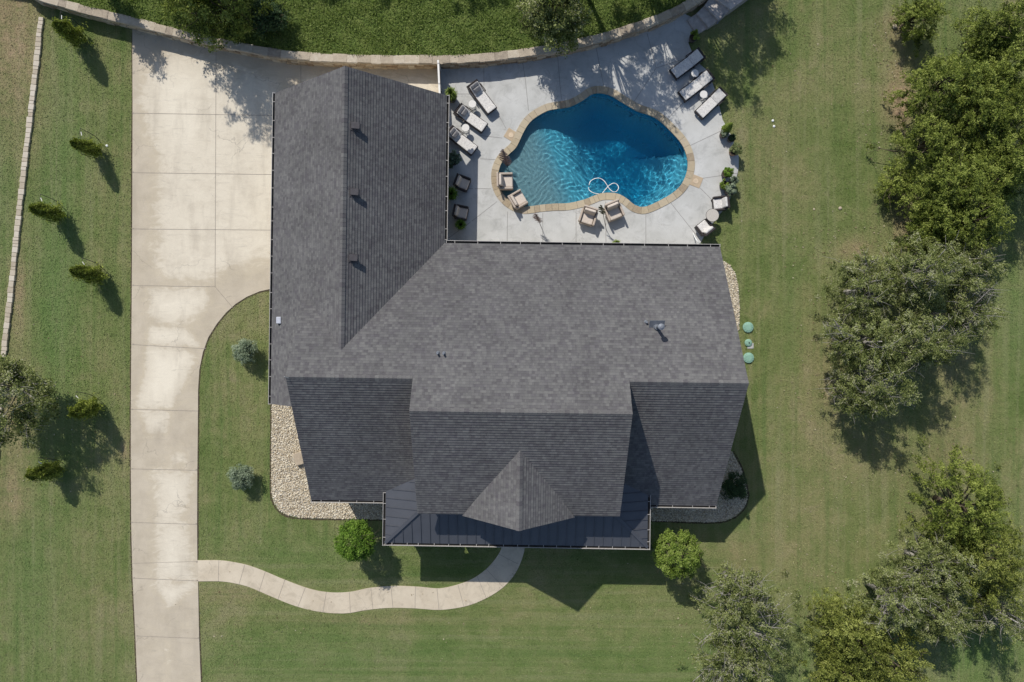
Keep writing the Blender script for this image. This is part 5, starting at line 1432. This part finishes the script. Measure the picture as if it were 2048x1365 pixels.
def chairs():
    t1 = armchair('armchair', 'wicker', 'browncush'); t2 = armchair('armchair', 'beige', 'beigecush'); t3 = armchair('armchair', 'wicker', 'cushion')
    S = [(t1, (927, 371), (.93, -.36), PZ, 1.0, 'upper of two dark armchairs in the shade by the garage wall', 'shaded armchairs'),
         (t1, (924, 429), (.98, -.2), PZ, 1.0, 'lower of two dark armchairs in the shade by the garage wall', 'shaded armchairs'),
         (t2, (1012, 365), (1, .02), -.42, 1.15, 'beige armchair standing in the shallow water at the left rim of the pool', 'beige armchairs'),
         (t2, (1037, 401), (.86, .5), -.42, 1.12, 'beige armchair in the shallow water, angled towards the deep end', 'beige armchairs'),
         (t2, (1174, 438), (-.3, -.95), PZ, 1.15, 'left beige armchair on the patio with its back to the pool', 'beige armchairs'),
         (t2, (1225, 428), (.38, -.92), PZ, 1.2, 'right beige armchair on the patio with its back to the pool', 'beige armchairs'),
         (t3, (1434, 411), (-.97, -.1), PZ, 1.0, 'white cushioned armchair above the round table at the lawn edge', 'white cushioned armchairs'),
         (t3, (1404, 458), (-.62, .78), PZ, 1.0, 'white cushioned armchair below the round table at the lawn edge', 'white cushioned armchairs')]
    used = set()
    for t, (px, py), d, z, sc, lab, grp in S:
        o = t if id(t) not in used else copy_tree(t); used.add(id(t))
        p = G(px, py); o.location = (p.x, p.y, z); o.rotation_euler = (0, 0, math.atan2(d[1], d[0])); o.scale = (sc, sc, sc if z > 0 else sc * 1.25)
        tag(o, lab, 'armchair', grp)
    root = empty('round_table', G(1417, 436)); root.location.z = PZ; tag(root, 'large round table with pale speckled top between the two white cushioned armchairs', 'table')
    b = bmesh.new(); cyl(b, (0, 0, .68), (0, 0, .72), .34, seg=40); obj('table_top', b, mat_plain('speckled_top', (.50, .47, .42), .6, var=.3, sc=60), root)
    b = bmesh.new(); tube(b, [(.345 * math.cos(t * .1571), .345 * math.sin(t * .1571), .70) for t in range(41)], .016, 6); obj('rim', b, M['iron'], root)
    for k in range(4):
        a = k * 1.5708 + .4; b = bmesh.new(); tube(b, smooth_open([(.10 * math.cos(a), .10 * math.sin(a), .68), (.06 * math.cos(a), .06 * math.sin(a), .35), (.26 * math.cos(a), .26 * math.sin(a), .01)], 4), .016, 6); obj('leg', b, M['iron'], root)
    # white curved rail post at the house corner
    b = bmesh.new(); tube(b, smooth_open([tuple(G(1386, 466, .1)), tuple(G(1391, 477, .5)), tuple(G(1398, 486, .55)), tuple(G(1404, 490, .1))], 6), .025, 8)
    tag(obj('curved_rail', b, M['hose']), 'thin white curved rail at the patio corner behind the lower white armchair', 'rail')
chairs()

def plumes():
    def plume(bpx, lean, h, mat, label, sc=1.0, n=15, z0=.03, seed=1):
        base = G(*bpx); base.z = z0; root = empty('plume_ornament', base); tag(root, label, 'ornament', 'plume shaped ornaments around the pool')
        R = random.Random(seed); top = Vector((lean[0], lean[1], h)); d = top.normalized()
        b = bmesh.new(); tube(b, [(0, 0, 0), d * (h * .6), d * (top.length * .98)], .016, 7); obj('pole', b, M['iron'], root)
        b = bmesh.new(); s = d.cross(Vector((0.3, 1, .2))).normalized(); u = s.cross(d).normalized()
        L = .95 * sc; start = top - d * L * .95
        for side in (-1, 1):
            for k in range(n):
                f = (k + .5) / n; c = start + d * L * f; w = .27 * sc * math.sin(math.pi * (f ** .75) * .96 + .06) + .02
                w *= R.uniform(.8, 1.1)
                tip = c + s * side * w + d * .06 * sc + u * R.uniform(-.05, .03) - Vector((0, 0, .05 * sc))
                hw = L / n * .62
                vs = [b.verts.new(q) for q in (c - d * hw * .7, tip - d * hw * .5, tip + d * hw * .3, c + d * hw * .9)]
                lo = [b.verts.new(v.co - u * .008) for v in vs]
                b.faces.new(vs); b.faces.new(lo[::-1])
                for i in range(4): b.faces.new((vs[i], lo[i], lo[(i + 1) % 4], vs[(i + 1) % 4]))
        obj('plume', b, M[mat], root)
    plume((1017, 338), (-.28, .78), 1.35, 'plume', 'brown feather shaped ornament on a pole standing in the shallow end', 1.35, z0=-.42, seed=1)
    plume((1085, 461), (-.42, .62), 1.55, 'plume', 'brown feathery ornament leaning over the lower pool rim', 1.0, seed=2)
    plume((1213, 462), (-.52, 1.05), 1.75, 'plumegreen', 'dark green leafy ornament on a thin pole between two beige armchairs', .8, n=6, seed=3)
plumes()

def pool_hose():
    pts = [(1178,371),(1181,363),(1189,358),(1199,357),(1207,361),(1213,369),(1219,378),(1226,384),(1233,383),(1237,377),(1235,370),(1228,367),(1220,370),(1213,377),(1207,384),(1203,389),(1196,388),(1186,386),(1179,381),(1177,375)]
    P = [tuple(G(p[0], p[1], -.085)) for p in pts]
    b = bmesh.new(); tube(b, [Vector(p) + Vector((0, 0, .02 * math.sin(i * .5))) for i, p in enumerate(smooth_open(P, 6))], .022, 8)
    tag(obj('pool_hose', b, M['hose']), 'white floating hose looped in a figure of eight on the pool water', 'hose')
pool_hose()

def lids():
    for px, py, r, lab in ((1495.5, 655, .29, 'large round green lid in the lawn, uppermost of three beside the house'), (1496, 686, .20, 'small green lid with a dark knob between two larger lids'), (1496.5, 716, .29, 'large round green lid, lowest of the three and partly under the roof edge')):
        p = G(px, py); b = bmesh.new()
        cyl(b, (0, 0, 0), (0, 0, .09), r, r, seg=36); cyl(b, (0, 0, .09), (0, 0, .13), r * .98, r * .55, seg=36)
        for k in range(12):
            a = k * .5236; box(b, math.cos(a) * r * .62, math.sin(a) * r * .62, .125, r * .5, .018, .02, rz=a)
        o = obj('tank_lid', b, M['lid']); o.location = p; tag(o, lab, 'lid', 'green tank lids in the lawn')
        if r < .25:
            b = bmesh.new(); cyl(b, (.02, 0, .13), (.02, 0, .17), .035, seg=12); obj('knob', b, M['iron'], o)
    p = G(1500, 690); b = bmesh.new(); box(b, 0, 0, .02, .34, .30, .04, bev=.01); o = obj('concrete_pad', b, M['patio']); o.location = (p.x + .02, p.y - .06, 0); tag(o, 'small pale concrete pad under the small green lid', 'pad')
    # little white markers and stones in the grass
    for px, py, s, lab in ((1545.5, 242, .10, 'upper of two small white caps in the lawn right of the patio'), (1548, 253.5, .10, 'lower of two small white caps in the lawn right of the patio'), (1680, 417, .13, 'small orange tan stone lying in the lawn left of the cedars'), (1628, 419, .08, 'tiny pale stone in the lawn right of the white armchairs'), (214, 292, .10, 'white sprinkler cap beside the second cypress'), (1789, 54, .2, 'pale rock on bare soil left of the small cedar')):
        p = G(px, py); b = bmesh.new(); bmesh.ops.create_icosphere(b, subdivisions=2, radius=s * .75)
        R = random.Random(int(px))
        for v in b.verts: v.co *= R.uniform(.85, 1.12); v.co.z = v.co.z * .5 + s * .2
        o = obj('lawn_cap' if 'cap' in lab else 'stone', b, M['hose'] if 'cap' in lab else M['coping'], None, True); o.location = p; tag(o, lab, 'cap' if 'cap' in lab else 'stone')
    p = G(601, 915); b = bmesh.new(); box(b, 0, 0, .13, .75, .7, .26, rz=.3, bev=.05)
    o = obj('utility_box', b, mat_plain('tan_box', (.42, .35, .26), .8)); o.location = (p.x + .1, p.y, .03); tag(o, 'low tan box on the pebbles tucked under the left roof edge', 'box')
lids()

def soil_edges():
    b = bmesh.new(); R = random.Random(12)
    for line, w in (([(264.5,66),(264,227),(263.2,400),(262.6,571),(261.4,690),(260.6,820),(260.6,940),(261.5,1060),(264,1157),(269.5,1271),(273.5,1365),(276,1420)], .06),
                    ([(548,579),(520,585),(494,596),(472,610),(453,628),(435,650),(418.5,677),(407.5,706),(400.5,741),(398,780),(397.4,850),(396.6,940),(396,1045),(396,1119)], .05),
                    ([(396,1166),(400,1275),(403.5,1365),(406,1420)], .05),
                    ([(542,806),(541.4,900),(541.4,986),(545,1004),(555.5,1021.5),(573,1032.8),(600,1037.8),(680,1039.6),(770,1040.6)], .07),
                    ([(1297,1042.6),(1350,1044.6),(1420,1046.6),(1451,1043.6),(1473.5,1033.4),(1489.6,1017),(1496.8,996),(1493.8,971),(1484,937),(1467,903)], .07)):
        P = [Vector(G(q[0], q[1])) for q in smooth_open(line, 5)] if len(line) > 4 else [Vector(G(*q)) for q in line]
        pr = None
        for i, q in enumerate(P):
            t = (P[min(i + 1, len(P) - 1)] - P[max(i - 1, 0)]).normalized(); n = Vector((-t.y, t.x, 0)) * w * R.uniform(.4, .9)
            cur = (b.verts.new((q.x - n.x, q.y - n.y, .007)), b.verts.new((q.x + n.x, q.y + n.y, .007)))
            if pr:
                f = b.faces.new((pr[0], cur[0], cur[1], pr[1])); f.normal_update()
                if f.normal.z < 0: f.normal_flip()
            pr = cur
    tag(obj('soil_edge', b, mat_plain('edge_soil', (.085, .065, .045), .95, .1, var=.35, sc=8)), kind='structure')
soil_edges()

def fallen_leaves():
    rg = np.random.default_rng(77); C = []
    for cx, cy, sx, sy, n in ((1790, 250, 40, 160, 420), (1700, 500, 60, 40, 160), (1650, 760, 50, 120, 220), (1800, 930, 120, 50, 260), (1640, 1180, 70, 90, 240), (1400, 1260, 40, 60, 120), (90, 860, 60, 90, 200), (1790, 60, 30, 40, 120), (1560, 300, 90, 250, 160), (700, 1270, 300, 60, 120)):
        px = rg.normal(cx, sx, n); py = rg.normal(cy, sy, n)
        C.append(np.stack([(px - 1024) / SC, (682.5 - py) / SC, rg.uniform(.03, .045, n)], 1))
    C = np.concatenate(C); C = C[C[:, 1] < 18]
    nb = rg.normal(0, .3, (len(C), 3)); nb[:, 2] = 1
    V, F, A = leaf_quads(C, rg.uniform(.05, .11, len(C)), nb, .6, rg, rg.random(len(C)))
    tag(link('fallen_leaves', fast_mesh('fallen_leaves', V, F, A), mat_var('dry_leaves', [(0, (.16, .11, .06)), (.5, (.34, .27, .17)), (1, (.52, .47, .34))])), label='dry fallen leaves scattered on the grass near the trees', cat='leaves', kind='stuff')
fallen_leaves()
